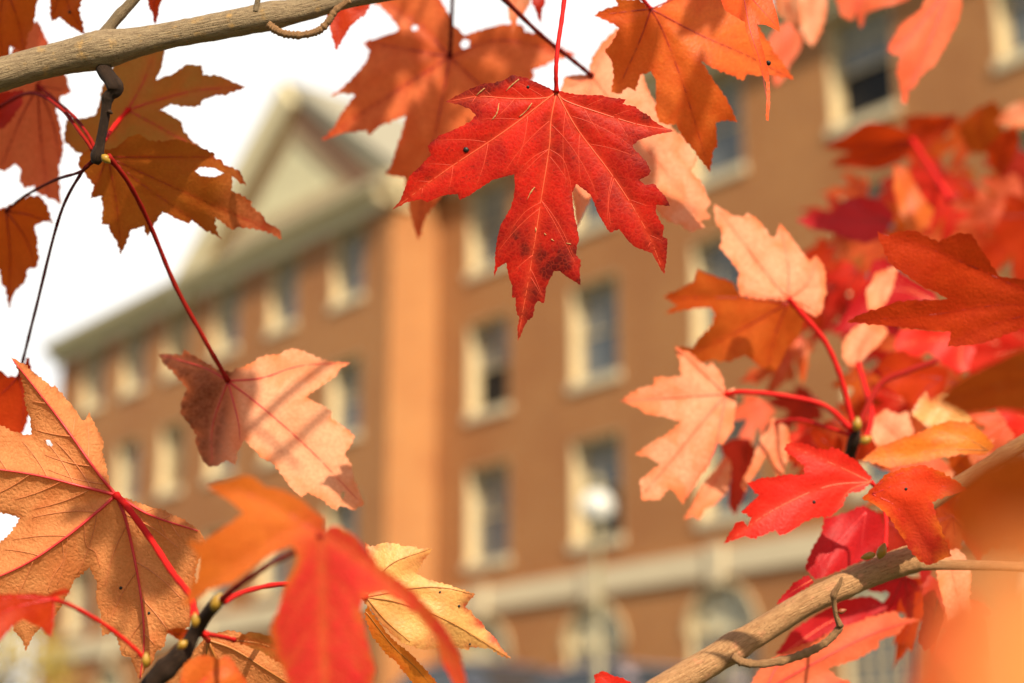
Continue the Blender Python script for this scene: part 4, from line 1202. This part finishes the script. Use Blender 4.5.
leaf('flat orange tan leaf piece crossing red stalk at bottom, left of vivid red lobe', [(232,640),(250,632),(262,634),(278,640),(296,648),(308,660),(296,668),(278,662),(262,652),(246,646)], (234, 640), [[(265, 645), (300, 662)]], .64, 'olive', slope=(.1, .4), h=4, vr=1.1, vmat='v_brown', petiole=[(222, 637, .625), (205, 634, .604)], pr=2.6)

# ---- cluster at right
R1 = [(786,300),(770,299),(755,298),(740,295),(737,285),(739,272),(727,256),(719,247),(722,241),(721,230),(715,220),(714,204),(724,210),(732,215),(744,217),(747,213),(760,222),(770,236),(775,237),(780,223),(791,237),(802,252),(810,261),(816,255),(824,265),(826,290),(822,310),(816,317),(808,312),(800,307)]
leaf('pale peach maple leaf pointing up left, right of centre above the rusty lobes', R1, (788, 298), [[(770, 278), (745, 245), (716, 207)], [(788, 265), (780, 226)], [(806, 285), (818, 258)], [(765, 297), (742, 294)], [(805, 306), (818, 314)]], .86, 'salmon', slope=(0.4, -0.35), bow=.06, und=3, h=5, vr=2.2, vmat='v_salmon', petiole=[(800, 312, .86), (824, 340, .86), (840, 375, .86), (850, 412, .86), (855, 432, .86)], pr=3.2)
R2 = [(786,300),(805,317),(800,335),(785,352),(775,372),(760,366),(745,355),(728,362),(712,360),(695,366),(680,362),(675,346),(694,348),(700,337),(712,325),(715,315),(710,307),(692,309),(665,314),(677,305),(663,297),(694,282),(697,269),(717,277),(732,282),(740,296)]
leaf('rust orange maple leaf directly below the pale peach leaf, left tips over a window', R2, (788, 303), [[(735, 298), (668, 298)], [(740, 330), (682, 358)], [(775, 335), (768, 366)]], .90, 'orange', slope=(-.3, .25), und=4, h=5.5, vr=1.3, vmat='v_dark')
R3 = [(725,394),(734,387),(736,402),(733,430),(723,445),(716,442),(710,463),(703,473),(693,488),(683,505),(675,493),(669,488),(660,500),(642,500),(640,480),(652,470),(660,464),(648,457),(635,455),(652,442),(665,435),(681,422),(665,417),(645,414),(640,409),(620,401),(637,389),(654,384),(654,377),(665,377),(681,376),(680,362),(675,346),(681,350),(690,352),(697,359),(706,366),(711,362),(720,372),(724,382)]
leaf('pale peach maple leaf with long tip pointing straight left before the brick wall', R3, (726, 394), [[(680, 397), (622, 401)], [(705, 375), (678, 348)], [(700, 425), (672, 460), (645, 492)], [(720, 425), (712, 455), (685, 500)]], .865, 'salmon', slope=(0.3, -0.35), bow=.08, und=4, h=5, vr=2.4, vmat='v_salmon', petiole=[(745, 392, .86), (785, 396, .86), (825, 406, .86), (852, 430, .86)], pr=3.0)
leaf('small peach leaf lobe below the left pointing pale leaf', [(684,520),(694,502),(705,480),(715,470),(725,455),(731,462),(730,480),(727,492),(715,505),(704,510),(700,520),(692,516)], (728, 458), [[(712, 485), (686, 518)]], .93, 'salmon', slope=(0.35, -0.35), h=5, vr=1.2, vmat='v_salmon')
leaf('dark rust leaf lobe hanging between peach lobe and vivid red leaf', [(720,445),(735,438),(750,440),(760,455),(752,475),(743,500),(735,517),(728,505),(731,475)], (745, 440), [[(742, 475), (735, 510)]], .95, 'darkred', slope=(-0.4, 0.4), h=5, vr=1.2, vmat='v_dark')
leaf('forked salmon leaf folded downward, between the pale leaf and bright red leaf', [(765,425),(775,418),(788,428),(790,445),(783,475),(778,478),(770,462),(766,455),(755,475),(745,492),(741,483),(752,462),(760,440)], (776, 422), [[(777, 450), (779, 474)], [(762, 452), (745, 486)]], .91, 'salmon', slope=(0.35, -0.35), h=4.5, vr=1.3, vmat='v_salmon', petiole=[(800, 420, .89), (830, 428, .87), (852, 436, .86)], pr=2)
R7 = [(723,545),(735,523),(744,521),(747,527),(751,517),(741,512),(750,503),(759,495),(752,489),(747,483),(757,479),(765,478),(789,474),(804,475),(804,465),(793,457),(784,450),(786,444),(796,443),(807,444),(818,449),(827,450),(833,447),(845,454),(855,460),(863,468),(872,478),(868,486),(860,492),(848,493),(842,507),(830,517),(813,518),(801,524),(790,532),(780,536),(775,530),(763,536),(751,539),(745,536),(738,539),(730,541)]
leaf('vivid scarlet maple leaf with jagged tips pointing left, above the lower right branch', R7, (871, 482), [[(825, 487), (770, 512), (725, 544)], [(835, 465), (790, 446)], [(850, 490), (840, 505)]], .77, 'scarlet', slope=(0.2, -0.2), bow=.06, und=3.5, h=4, vr=1.0, vmat='v_salmon', spots=[(814, 502, 2.0)], petiole=[(880, 494, .77), (886, 520, .76), (885, 548, .75)], pr=2.4)
leaf('dark crimson leaf lobe hanging behind the vivid scarlet leaf onto lower right branch', [(824,518),(848,512),(863,505),(880,515),(886,540),(868,556),(851,566),(833,574),(815,580),(805,568),(809,556),(813,548),(821,533)], (866, 512), [[(840, 540), (812, 574)], [(862, 540), (862, 556)]], .80, 'crimson', slope=(.2, -.3), und=4, h=5, vr=1.2, vmat='v_red')
leaf('tiny pink red leaf scrap lying along top side of lower right branch', [(776,604),(784,594),(795,582),(808,575),(814,582),(800,592),(786,602)], (812, 580), [[(795, 590), (780, 601)]], .76, 'crimson', h=3.5, vr=.8, vmat='v_salmon', sec=False)
leaf('red orange leaf beside the vivid scarlet leaf, its lobe crossing down to branch stub', [(872,488),(880,480),(887,474),(905,468),(923,465),(938,470),(958,482),(967,491),(948,496),(932,502),(936,515),(942,530),(952,556),(930,565),(920,562),(907,545),(898,530),(885,512),(870,502),(862,498)], (872, 494), [[(910, 482), (962, 490)], [(900, 510), (928, 556)], [(885, 480), (920, 467)]], .72, 'redfade', slope=(0.1, 0.1), und=4, h=5, vr=.8, vmat='v_red', grad=(905, 492, 925, 545), spots=[(906, 489, 1.6)])
R10 = [(877,231),(888,236),(901,231),(915,231),(939,242),(957,233),(972,234),(987,258),(999,276),(1024,279),(1056,290),(1070,312),(1050,325),(1024,328),(984,343),(948,347),(951,332),(924,330),(895,327),(847,322),(859,315),(895,302),(933,300),(948,299),(918,284),(889,263),(884,250),(880,242)]
leaf('large dark red orange leaf at right, lobes sweeping left from the right edge', R10, (1062, 308), [[(1000, 305), (930, 315), (850, 321)], [(980, 270), (920, 245), (880, 233)], [(1000, 322), (952, 342)]], .62, 'rustred', slope=(-.3, .2), und=5, h=6, vr=.8, vmat='v_dark')
leaf('blurred dark orange leaf at upper right, below the pale dangling leaf', [(823,147),(832,141),(844,136),(856,128),(871,121),(884,124),(895,127),(915,137),(910,148),(905,158),(895,164),(880,170),(862,168),(845,166),(830,165),(840,157),(850,153),(836,150)], (912, 140), [[(870, 145), (826, 148)], [(870, 158), (834, 164)]], 1.08, 'rustred', slope=(-0.4, 0.4), h=6, vr=1.4, vmat='v_dark', petiole=[(925, 160, 1.07), (938, 180, 1.06), (950, 200, 1.05)], pr=3)
leaf('blurred small red orange leaf right of the dark orange one at upper right', [(903,118),(918,115),(938,116),(957,114),(950,128),(944,138),(925,142),(912,137)], (914, 138), [[(930, 126), (954, 116)]], 1.10, 'rustred', slope=(-0.4, 0.4), h=6, vr=1.2, vmat='v_dark')
leaf('blurred brown leaf near the right edge, above the dark red orange leaf', [(958,132),(966,118),(976,108),(994,100),(1006,116),(1000,140),(984,154),(970,152)], (990, 150), [[(980, 130), (978, 110)]], 1.10, 'rust', slope=(-0.4, 0.4), h=6, vr=1.2, vmat='v_dark')
leaf('blurred pale peach leaf tip cut by the right edge, highest in the right cluster', [(996,122),(1002,112),(1012,105),(1030,98),(1050,104),(1044,122),(1022,128),(1008,127)], (1046, 112), [[(1020, 114), (998, 121)]], 1.05, 'salmon', slope=(-.1, .1), h=6, vr=1.2, vmat='v_salmon')
leaf('blurred orange leaf standing upright by the right edge', [(986,150),(994,140),(1002,132),(1016,126),(1020,142),(1012,160),(1004,174),(992,168)], (1000, 174), [[(1005, 150), (1014, 130)]], 1.02, 'rustred', slope=(-0.4, 0.4), h=6, vr=1.2, vmat='v_dark')
leaf('blurred narrow orange leaf hanging between the dark orange leaf and crimson leaf', [(893,166),(906,168),(914,182),(922,196),(934,212),(930,226),(918,234),(906,230),(899,210),(894,190)], (900, 166), [[(908, 195), (916, 230)]], 1.02, 'orange', slope=(.2, -.2), h=6, vr=1.2, vmat='v_dark')
leaf('blurred crimson leaf with a point to the left, beside the small upper window', [(796,220),(815,212),(832,212),(846,200),(860,196),(885,203),(895,215),(884,236),(866,244),(850,240),(836,234),(815,230)], (890, 222), [[(850, 220), (800, 220)], [(862, 210), (852, 199)]], 1.0, 'crimson', slope=(.1, -.3), h=6, vr=1.2, vmat='v_dark')
leaf('blurred pink red leaf beneath the large dark red orange leaf', [(832,334),(842,318),(856,298),(868,284),(872,262),(884,258),(905,275),(935,292),(940,308),(915,312),(890,312),(872,324),(850,330)], (938, 304), [[(890, 290), (836, 332)], [(900, 282), (876, 262)]], .98, 'crimson', slope=(.1, -.1), h=6, vr=1.2, vmat='v_salmon')
leaf('narrow pale peach leaf strip right of the long red stalks, above the pink red leaf', [(868,310),(866,292),(876,272),(898,266),(894,284),(888,300),(880,311)], (884, 308), [[(882, 290), (894, 270)]], .93, 'salmon', slope=(0.35, -0.35), h=5, vr=1.2, vmat='v_salmon')
leaf('pale peach oval leaf upside down on a red stalk, inside the right cluster', [(842,356),(843,342),(854,328),(866,320),(882,321),(888,332),(880,344),(868,354),(858,366),(848,366)], (858, 364), [[(862, 345), (880, 324)]], .92, 'salmon', slope=(0.35, -0.35), h=5, vr=1.3, vmat='v_salmon', petiole=[(866, 390, .90), (872, 415, .88), (866, 440, .86)], pr=3)
leaf('blurred bright pink red leaf below the large dark red orange leaf', [(893,345),(900,330),(925,328),(960,330),(975,348),(968,372),(945,366),(928,352),(906,362)], (962, 340), [[(930, 340), (898, 345)], [(960, 360), (966, 370)]], .96, 'scarlet', slope=(0.35, -0.35), h=6, vr=1.2, vmat='v_salmon')
leaf('blurred orange red leaf in the heart of the right cluster', [(878,366),(888,354),(902,350),(926,362),(948,370),(944,392),(930,400),(914,408),(902,397),(888,388)], (942, 378), [[(910, 376), (882, 368)], [(925, 390), (915, 405)]], .94, 'rustred', slope=(.2, .1), h=6, vr=1.2, vmat='v_dark')
leaf('soft brown orange foreground leaf against the right edge, below the large dark red one', [(938,402),(948,390),(962,378),(985,366),(1010,354),(1034,344),(1060,350),(1062,402),(1030,412),(1000,410),(965,414)], (1058, 380), [[(1000, 386), (942, 402)], [(1020, 365), (990, 366)]], .44, 'rust', slope=(-0.4, 0.4), h=7, vr=1.4, vmat='v_brown')
leaf('peach leaf patch beside the dark twig in the right cluster', [(870,432),(874,418),(885,409),(898,414),(908,412),(914,430),(906,446),(890,449),(876,446)], (904, 444), [[(888, 428), (876, 420)]], .90, 'salmon', slope=(0.35, -0.35), h=5, vr=1.2, vmat='v_salmon')
leaf('ragged tan leaf with pale fringes above the amber leaf in the right cluster', [(912,414),(918,400),(926,391),(931,400),(942,392),(952,396),(962,404),(972,420),(960,428),(942,424),(928,428)], (968, 424), [[(940, 410), (918, 402)]], .86, 'yellow', slope=(.1, -.3), h=4.5, vr=1.0, vmat='v_brown')
leaf('flat amber leaf pointing left, right above the vivid red pair of leaves', [(862,460),(880,446),(902,438),(925,430),(950,420),(972,424),(984,434),(995,446),(986,456),(962,454),(938,458),(915,464),(890,468)], (988, 451), [[(940, 450), (868, 460)], [(965, 438), (930, 430)]], .80, 'amber', slope=(.05, -.3), h=5, vr=1.2, vmat='v_brown')
leaf('bright scarlet leaf cut by the right edge, above brown red branch', [(992,402),(1004,398),(1020,404),(1040,412),(1060,425),(1050,445),(1030,440),(1018,448),(1012,432),(1004,418)], (1050, 430), [[(1020, 415), (996, 403)]], .90, 'scarlet', slope=(.1, .1), h=6, vr=1.2, vmat='v_salmon')
L29 = [(920,619),(905,625),(899,634),(880,640),(878,648),(855,660),(828,668),(835,676),(850,682),(858,700),(820,715),(770,712),(745,695),(757,672),(772,658),(790,650),(815,640),(840,628),(858,622),(870,617),(895,611),(900,618)]
leaf('salmon maple leaf under the lower right branch, tip pointing right over a lit window', L29, (766, 690), [[(820, 660), (870, 635), (915, 620)], [(800, 690), (845, 682)], [(775, 670), (790, 652)]], .80, 'coral', slope=(0.35, -0.35), und=4, h=4.8, vr=1.3, vmat='v_red', crease=-4)
leaf('red pink leaf in the shade of lower right branch, behind the curved spur', [(775,655),(790,632),(815,615),(842,600),(870,596),(888,606),(880,618),(858,626),(835,634),(812,645),(795,655)], (786, 652), [[(830, 622), (880, 604)]], .84, 'crimson', slope=(.1, -.3), h=5.5, vr=1.2, vmat='v_salmon')
leaf('small scarlet leaf tip rising from the bottom edge left of the lower right branch', [(594,675),(603,671),(612,675),(628,681),(640,690),(640,706),(598,704)], (618, 700), [[(606, 682), (598, 676)]], .72, 'scarlet', h=4, vr=.9, vmat='v_red', sec=False)
leaf('salmon leaf hanging under the thin twig beyond the branch stub', [(936,566),(944,556),(956,548),(966,556),(972,575),(970,600),(972,632),(962,626),(956,618),(948,622),(945,606),(940,590)], (950, 560), [[(956, 590), (966, 626)]], .78, 'salmon', slope=(0.35, -0.35), h=4.5, vr=1.2, vmat='v_salmon')
leaf('dark red folded leaf half below branch stub beside the hanging salmon leaf', [(922,586),(930,575),(942,584),(947,604),(944,622),(938,640),(926,652),(918,640),(924,615)], (940, 580), [[(936, 610), (926, 645)]], .80, 'darkred', slope=(.3, -.3), h=5, vr=1.1, vmat='v_dark')
leaf('huge soft peach foreground leaf blurring the lower right corner', [(958,740),(962,690),(955,650),(966,618),(985,590),(1005,560),(1040,545),(1100,580),(1140,660),(1120,760),(1040,790),(980,770)], (1080, 690), [[(1010, 640), (945, 640)], [(1030, 600), (1000, 545)]], .10, 'peach', slope=(.2, -.3), h=9, vr=1.2, vmat='v_salmon', crease=2)
leaf('soft dark orange foreground leaf above the huge peach blur in the lower right', [(940,500),(958,478),(975,460),(1005,446),(1040,440),(1070,470),(1070,545),(1030,548),(990,552),(955,545),(950,525)], (1065, 500), [[(1000, 500), (945, 500)], [(1010, 530), (960, 542)]], .25, 'rust', slope=(-0.4, 0.4), h=8, vr=1.3, vmat='v_dark', crease=2)
leaf('pale red dangling leaf at top right between two windows', [(926,-14),(926,-2),(920,10),(912,16),(903,22),(895,34),(890,42),(887,51),(900,57),(897,66),(897,75),(899,85),(902,103),(907,103),(909,90),(914,89),(920,77),(928,70),(935,65),(946,45),(952,34),(958,22),(962,7),(964,-14)], (950, -14), [[(930, 40), (905, 98)], [(915, 30), (892, 50)]], .95, 'coral', slope=(0.35, -0.35), bow=.02, h=5, vr=1.2, vmat='v_red')
leaf('short red leaf fringe along the top edge, left of the pale red dangling leaf', [(834,-14),(836,-2),(840,14),(847,19),(853,20),(856,13),(861,29),(866,14),(872,11),(881,7),(894,5),(908,0),(916,-14)], (870, -16), [[(858, 5), (860, 24)], [(890, -4), (904, 0)]], .98, 'coral', slope=(.2, -.1), h=5, vr=1.2, vmat='v_red')
leaf('pale pink leaf hanging at top, right of the edge-on orange leaf', [(796,-14),(798,10),(799,24),(806,40),(812,47),(818,38),(822,28),(826,14),(828,-14)], (812, -14), [[(812, 15), (812, 42)]], 1.0, 'salmon', slope=(0.35, -0.35), h=5, vr=1.2, vmat='v_salmon')
leaf('salmon red leaf lobe hanging lower, behind the edge-on orange leaf at top', [(768,40),(778,26),(790,22),(800,32),(802,44),(796,56),(790,64),(783,80),(776,88),(771,72),(767,56)], (790, 20), [[(785, 50), (777, 84)]], 1.02, 'coral', slope=(0.35, -0.35), h=5, vr=1.2, vmat='v_salmon')
leaf('bright peach leaf end at the top edge between orange and pink leaves', [(770,-14),(774,0),(779,16),(788,22),(798,33),(800,18),(798,-2),(798,-14)], (784, -14), [[(788, 8), (796, 28)]], .95, 'salmon', slope=(.0, .2), h=5, vr=1.2, vmat='v_salmon')
L36 = [(720,-14),(720,-2),(725,10),(738,18),(745,22),(746,30),(754,55),(759,67),(762,75),(766,82),(766.5,100),(766,120),(768.5,121),(770,105),(770,87),(769,73),(765,58),(760,40),(757,24),(766,25),(774,29),(780,32),(779,24),(777,14),(772,-2),(770,-14)]
leaf('edge-on vivid orange leaf at top with a thin dangling lobe and black dot', L36, (742, -12), [[(750, 30), (760, 62), (767, 100)], [(762, 10), (778, 28)]], .70, 'vivid', slope=(.5, -.35), h=3.2, vr=1.0, vmat='v_red', spots=[(768.5, 63, 2.4)], sec=False, jag=.25)

# affine copies of a maple outline fill the depth of the right cluster
def fill(label, x, y, ang, size, sq, d, mat, vmat='v_dark', slope=(-.15, .12), pet=None):
    k = size / 246.0
    ca, sa = math.cos(math.radians(ang)), math.sin(math.radians(ang))
    def tf(p):
        u, v = (p[0] - HBASE[0]) * k * sq, (p[1] - HBASE[1]) * k
        return (x + u * ca - v * sa, y + u * sa + v * ca)
    leaf(label, [tf(p) for p in HERO[::2]], (x, y), [[tf(q) for q in v] for v in HV], d, mat, slope=slope, h=7, vr=1.2, vmat=vmat, sec=False, petiole=pet, jag=.3)
fill('blurred deep red leaf behind the red stalks, left of the dark twig', 812, 398, 40, 72, .7, 1.02, 'darkred', pet=[(835, 415, .95), (852, 434, .87)])
fill('blurred rust leaf behind the large dark red orange leaf near the right edge', 975, 185, 30, 75, .8, 1.15, 'rustred')
fill('blurred rust leaf behind the brown leaf, at the right edge', 1010, 170, -10, 80, .7, 1.2, 'rust')
fill('blurred peach leaf behind the orange upright leaf, cut by the right edge', 1022, 190, 60, 70, .7, 1.1, 'coral', 'v_salmon')
fill('blurred crimson leaf below the narrow pale strip in the right cluster', 880, 300, 80, 70, .8, 1.1, 'crimson')
fill('blurred scarlet leaf behind bright pink red leaf near the right edge', 1000, 345, 60, 85, .9, 1.05, 'scarlet', 'v_salmon')
fill('blurred orange leaf behind the ragged tan leaf', 985, 400, 70, 80, .8, 1.0, 'orange')
fill('blurred orange red leaf below the amber leaf, beside the right edge branch', 960, 500, 10, 80, .9, .92, 'rustred')
fill('blurred rust leaf under the right edge branch', 1015, 490, 20, 80, .9, .95, 'rust')
fill('blurred rust leaf left of the dark twig, behind the forked salmon leaf', 835, 440, 70, 70, .7, .98, 'rustred')
fill('blurred olive gold leaf deep in the upper part of the right cluster', 870, 250, 60, 55, .8, 1.12, 'olive')

fill('blurred dark red leaf between the crimson leaf and the long red stalks', 840, 290, 55, 80, .8, 1.06, 'darkred')
fill('blurred orange leaf between brown and narrow orange leaves at upper right', 952, 215, -20, 85, .8, 1.12, 'orange')
fill('blurred rust red leaf under the pale highest tip at the right edge', 1035, 215, 40, 110, .8, 1.08, 'rustred')
fill('blurred pink red leaf at the right edge below the large dark red orange leaf', 1040, 350, 75, 100, .9, 1.02, 'scarlet', 'v_salmon')
fill('blurred orange red leaf behind the peach patch and dark twig', 900, 395, 25, 90, .9, 1.0, 'rustred')
fill('blurred dark crimson leaf behind the pale oval leaf', 905, 330, 85, 85, .8, 1.08, 'crimson')
fill('blurred orange leaf hidden under the amber leaf', 915, 460, 40, 70, .8, .9, 'orange')
fill('blurred peach leaf behind the right edge branch', 1000, 455, 65, 75, .8, .95, 'salmon', 'v_salmon', slope=(.3, -.3))
fill('blurred salmon leaf behind the long red stalks, near the bare window', 800, 335, 20, 62, .7, 1.0, 'orange', 'v_salmon', slope=(.3, -.3))
fill('blurred red leaf deep behind the red orange leaf and branch stub', 925, 520, 30, 85, .9, .9, 'crimson')
fill('blurred maroon leaf above the amber leaf, right of the dark twig', 895, 425, 100, 60, .8, 1.04, 'darkred')
fill('blurred rust leaf above the large dark red orange leaf, left part', 925, 225, 65, 75, .8, 1.12, 'rust')

fill('blurred scarlet leaf tip between the forked salmon leaf and the dark twig', 812, 430, 20, 48, .8, .95, 'scarlet', 'v_salmon')
fill('blurred orange red leaf above the vivid scarlet leaf, left of the dark twig', 832, 420, -35, 52, .8, .96, 'orangered')
fill('blurred coral leaf under the left end of the vivid scarlet pair', 760, 400, 15, 60, .7, .98, 'coral', 'v_salmon', slope=(.3, -.3))
fill('blurred rust leaf between the pale peach leaf stalks', 790, 360, 60, 58, .8, 1.0, 'orangered')
fill('blurred orange red leaf above the crimson leaf with a point', 868, 190, 80, 50, .7, 1.15, 'orangered')
fill('blurred red leaf under the upper right dark orange leaf', 945, 170, 35, 62, .8, 1.14, 'scarlet')
fill('blurred orange red leaf low in the upper right part of the cluster', 985, 225, 70, 80, .9, 1.1, 'orangered')
fill('blurred dark red leaf at the far right, between peach tip and big dark leaf', 1020, 150, 20, 60, .8, 1.12, 'darkred')
fill('blurred scarlet leaf behind the pale strip and long stalks', 858, 270, 30, 58, .8, 1.04, 'scarlet')
fill('blurred orange red leaf to the right of the pale oval leaf', 925, 350, 95, 62, .8, .99, 'orangered')
fill('blurred scarlet leaf to the right of the dark twig buds', 905, 400, 60, 55, .8, .97, 'scarlet', 'v_salmon')
fill('blurred coral leaf at the right edge above the brown red branch', 1010, 420, 50, 62, .8, .93, 'coral', 'v_salmon', slope=(.3, -.3))
fill('blurred scarlet leaf behind the amber leaf, toward the right edge', 985, 440, 30, 60, .8, .95, 'scarlet')
fill('blurred orange red leaf under the vivid pair, above the thin twig', 955, 515, 25, 60, .8, .86, 'orangered')

fill('blurred rust leaf high in the right cluster, left of the pale highest tip', 975, 132, 60, 60, .8, 1.16, 'rust')
fill('blurred red orange leaf under the small red orange one at upper right', 925, 135, 10, 70, .8, 1.18, 'rustred')
fill('blurred dark red leaf behind the narrow orange leaf', 905, 175, -15, 75, .9, 1.2, 'darkred')
fill('blurred scarlet leaf directly above the large dark red orange leaf', 960, 195, 45, 70, .8, 1.06, 'scarlet')
fill('blurred rusty leaf at the right edge, level with the crimson pointed leaf', 1025, 235, 75, 80, .8, 1.1, 'rust')
fill('blurred dark red leaf between the crimson pointed leaf and the pale strip', 835, 245, 20, 62, .8, 1.08, 'rustred')
fill('blurred orange red leaf below the crimson pointed leaf', 885, 235, 60, 64, .9, 1.05, 'orangered')
fill('blurred rust leaf crossing behind the bent red stalk', 822, 310, 75, 66, .7, 1.03, 'rustred')
fill('blurred scarlet leaf in the gap right of the pale oval leaf', 900, 345, 30, 66, .9, 1.02, 'scarlet')
fill('blurred rust orange leaf right below the pale oval leaf', 868, 372, 20, 58, .8, 1.0, 'orange')
fill('blurred dark red leaf behind the peach patch and yellow buds', 880, 420, 60, 70, .8, 1.06, 'darkred')
fill('blurred orange leaf behind the soft brown orange foreground leaf', 960, 385, 45, 90, .9, .98, 'orangered')
fill('blurred scarlet leaf left of the amber leaf tip', 842, 455, 80, 60, .8, .92, 'rustred')
fill('blurred coral leaf between the amber leaf and the red orange leaf', 930, 455, 15, 60, .9, .9, 'coral', 'v_salmon', slope=(.2, -.2))
fill('blurred rust leaf behind the brown red branch, nearer its lower end', 985, 490, 85, 80, .9, .93, 'rust')
fill('blurred rust red leaf behind the dark crimson lobe', 895, 525, 40, 62, .9, .88, 'darkred')
fill('blurred scarlet leaf under the broken branch stub', 905, 575, 20, 60, .8, .85, 'crimson')
fill('blurred rust leaf left of the hanging salmon leaf, under the thin twig', 925, 585, 15, 90, .7, .9, 'rustred')
fill('blurred salmon orange leaf low between the rust leaf and peach corner', 965, 600, 5, 85, .8, .88, 'coral', 'v_salmon')
leaf('soft red foreground leaf at the bottom edge, left of the huge peach blur', [(905,740),(912,690),(920,650),(934,622),(950,600),(968,592),(978,620),(976,660),(980,700),(970,745)], (945, 745), [[(940, 680), (950, 610)]], .27, 'rustred', slope=(.2, -.2), h=8, vr=1.2, vmat='v_red', crease=2)

# unseen leaves added overhead, each set on the sun's ray to shade chosen leaves
ovh = MB()
ro = random.Random(5)
KEEP = [P(*q) for q in [(20, 70, .72), (60, 60, .72), (100, 50, .72), (140, 42, .72), (180, 34, .722), (220, 26, .723), (260, 18, .724), (310, 8, .727), (690, 675, .737), (740, 645, .74), (790, 612, .742), (830, 592, .743), (880, 570, .746),
        (440, 170, .69), (500, 150, .69), (540, 200, .69), (520, 280, .69), (620, 150, .69), (650, 230, .69), (590, 110, .69), (690, 390, .865), (650, 400, .865), (660, 470, .865), (740, 240, .86), (790, 260, .86), (400, 580, .7), (450, 610, .7), (320, 600, .5), (320, 660, .5), (250, 510, .5), (780, 500, .77), (830, 480, .77), (1000, 640, .1), (980, 600, .1), (690, 210, .83), (60, 440, .675), (40, 500, .675)]]
def shade(x, y, d, t, size):
    c = P(x, y, d) + sd * t
    for q in KEEP:
        v = c - q
        if np.linalg.norm(v - sd * (v @ sd)) < size * .62:
            return
    a = np.cross(sd, [ro.uniform(-1, 1), ro.uniform(-1, 1), ro.uniform(-1, 1)]); a /= np.linalg.norm(a)
    b = np.cross(sd, a)
    nrm = sd * ro.uniform(-.5, .5)
    n = len(ovh.v)
    pts = HERO[::3]
    hub = c
    ring = []
    for p in pts:
        u, v = (p[0] - 545) / 246 * size, (p[1] - 175) / 246 * size
        ring.append(c + a * u + b * v + sd * (.25 * abs(u) + .2 * v))
    ovh.v.append(tuple(c))
    ovh.v.extend(tuple(q) for q in ring)
    m = len(ring)
    for i in range(m):
        ovh.f.append((n, n + 1 + i, n + 1 + (i + 1) % m))
    ovh.tube([c - a * .0, c + sd * .05 - b * size * .9], .0012, 5)
for q in [(380, 60, .9, .5, .025), (410, 190, .9, .55, .04), (350, 100, .9, .5, .02), (440, 110, .9, .55, .022), (460, 30, .9, .5, .025), (60, 40, .8, .45, .08), (20, 100, .85, .5, .05), (130, 190, .77, .5, .08), (200, 200, .77, .55, .07), (160, 90, .81, .6, .07), (210, 85, .81, .62, .05), (20, 240, .84, .5, .07), (365, 120, .9, .6, .03), (470, 60, .9, .5, .03), (420, 150, .9, .5, .03), (520, 45, .9, .6, .03), (395, 65, .9, .55, .03), (590, 130, .69, .45, .02),
          (630, 60, .755, .45, .03), (690, 130, .755, .5, .04), (900, 150, 1.08, .6, .09), (960, 140, 1.1, .6, .08), (980, 180, 1.1, .65, .08), (950, 280, .62, .4, .08), (1000, 300, .62, .42, .08), (890, 320, .62, .45, .05),
          (210, 420, .77, .6, .05), (345, 440, .77, .5, .018), (1000, 390, .44, .3, .06), (1000, 500, .32, .3, .06), (150, 560, .675, .55, .035), (90, 520, .675, .5, .02), (740, 475, .95, .5, .06), (15, 400, .8, .5, .05), (620, 205, .83, .5, .04)]:
    shade(*q)
for x, y, t in ((282, 385, .45), (318, 395, .5)):  # unseen twigs added to cast shadow stripes on the folded leaf
    c = P(x, y, .77) + sd * t
    ovh.tube([c + np.array([.06, .02, .08]), c, c - np.array([.05, .01, .07])], .0017, 6)
tag(ovh.build('added_shade_leaves', M['rust'], None, True), kind='stuff')

# yellow autumn tree at the left end of the building
TB = P(6, 650, 30.0)
tree = empty('autumn_tree', (TB[0], TB[1], 2.4))
tag(tree, 'blurred yellow green tree in front of the left end of the brick building', 'tree')
th = TB[2] - 2.4
rt_ = random.Random(3)
MB().tube([(0, 0, -.1), (0.05, 0, .8), (0, .05, 1.6), (.05, 0, th)], [.13, .10, .08, .04], 10).tube([(0, 0, 1.2), (.5, .2, 1.9)], [.05, .02], 7).tube([(0, 0, 1.3), (-.5, -.1, 2.0)], [.05, .02], 7).build('trunk', M['bark_dark'], tree, True)
cr = MB()
for k in range(1500):
    an, rr_, z = rt_.uniform(0, 6.28), 1.35 * rt_.random() ** .5, rt_.uniform(-1, 1)
    q = np.array([math.cos(an) * rr_ * math.sqrt(1 - z * z * .8), math.sin(an) * rr_ * math.sqrt(1 - z * z * .8), th * .72 + z * 1.15])
    a = np.array([rt_.gauss(0, 1) for _ in range(3)]); a /= np.linalg.norm(a)
    b = np.cross(a, [rt_.gauss(0, 1) for _ in range(3)]); b /= np.linalg.norm(b)
    z_ = rt_.uniform(.05, .1)
    cr.poly([tuple(q - a * z_), tuple(q + b * z_ * .6), tuple(q + a * z_), tuple(q - b * z_ * .6)])
M['yleaf'] = plain('yellow_green_leaves', (0.42, 0.30, 0.05), .6, .2, scale=1.5, var=.5)
cr.build('crown', M['yleaf'], tree)

fill('blurred maroon leaf behind the dark orange leaf at upper right', 935, 150, 110, 60, .7, 1.2, 'darkred')
fill('blurred olive leaf between the upright orange leaf and brown leaf', 965, 165, 20, 50, .7, 1.22, 'olive')
fill('blurred coral leaf above the big dark leaf at the right edge', 1000, 215, 100, 60, .6, 1.05, 'coral', 'v_salmon')
fill('blurred maroon leaf left of the narrow orange leaf', 850, 218, 95, 55, .6, 1.12, 'darkred')
fill('blurred peach scrap under the point of the crimson leaf', 842, 235, 10, 32, .7, 1.0, 'salmon', 'v_salmon')
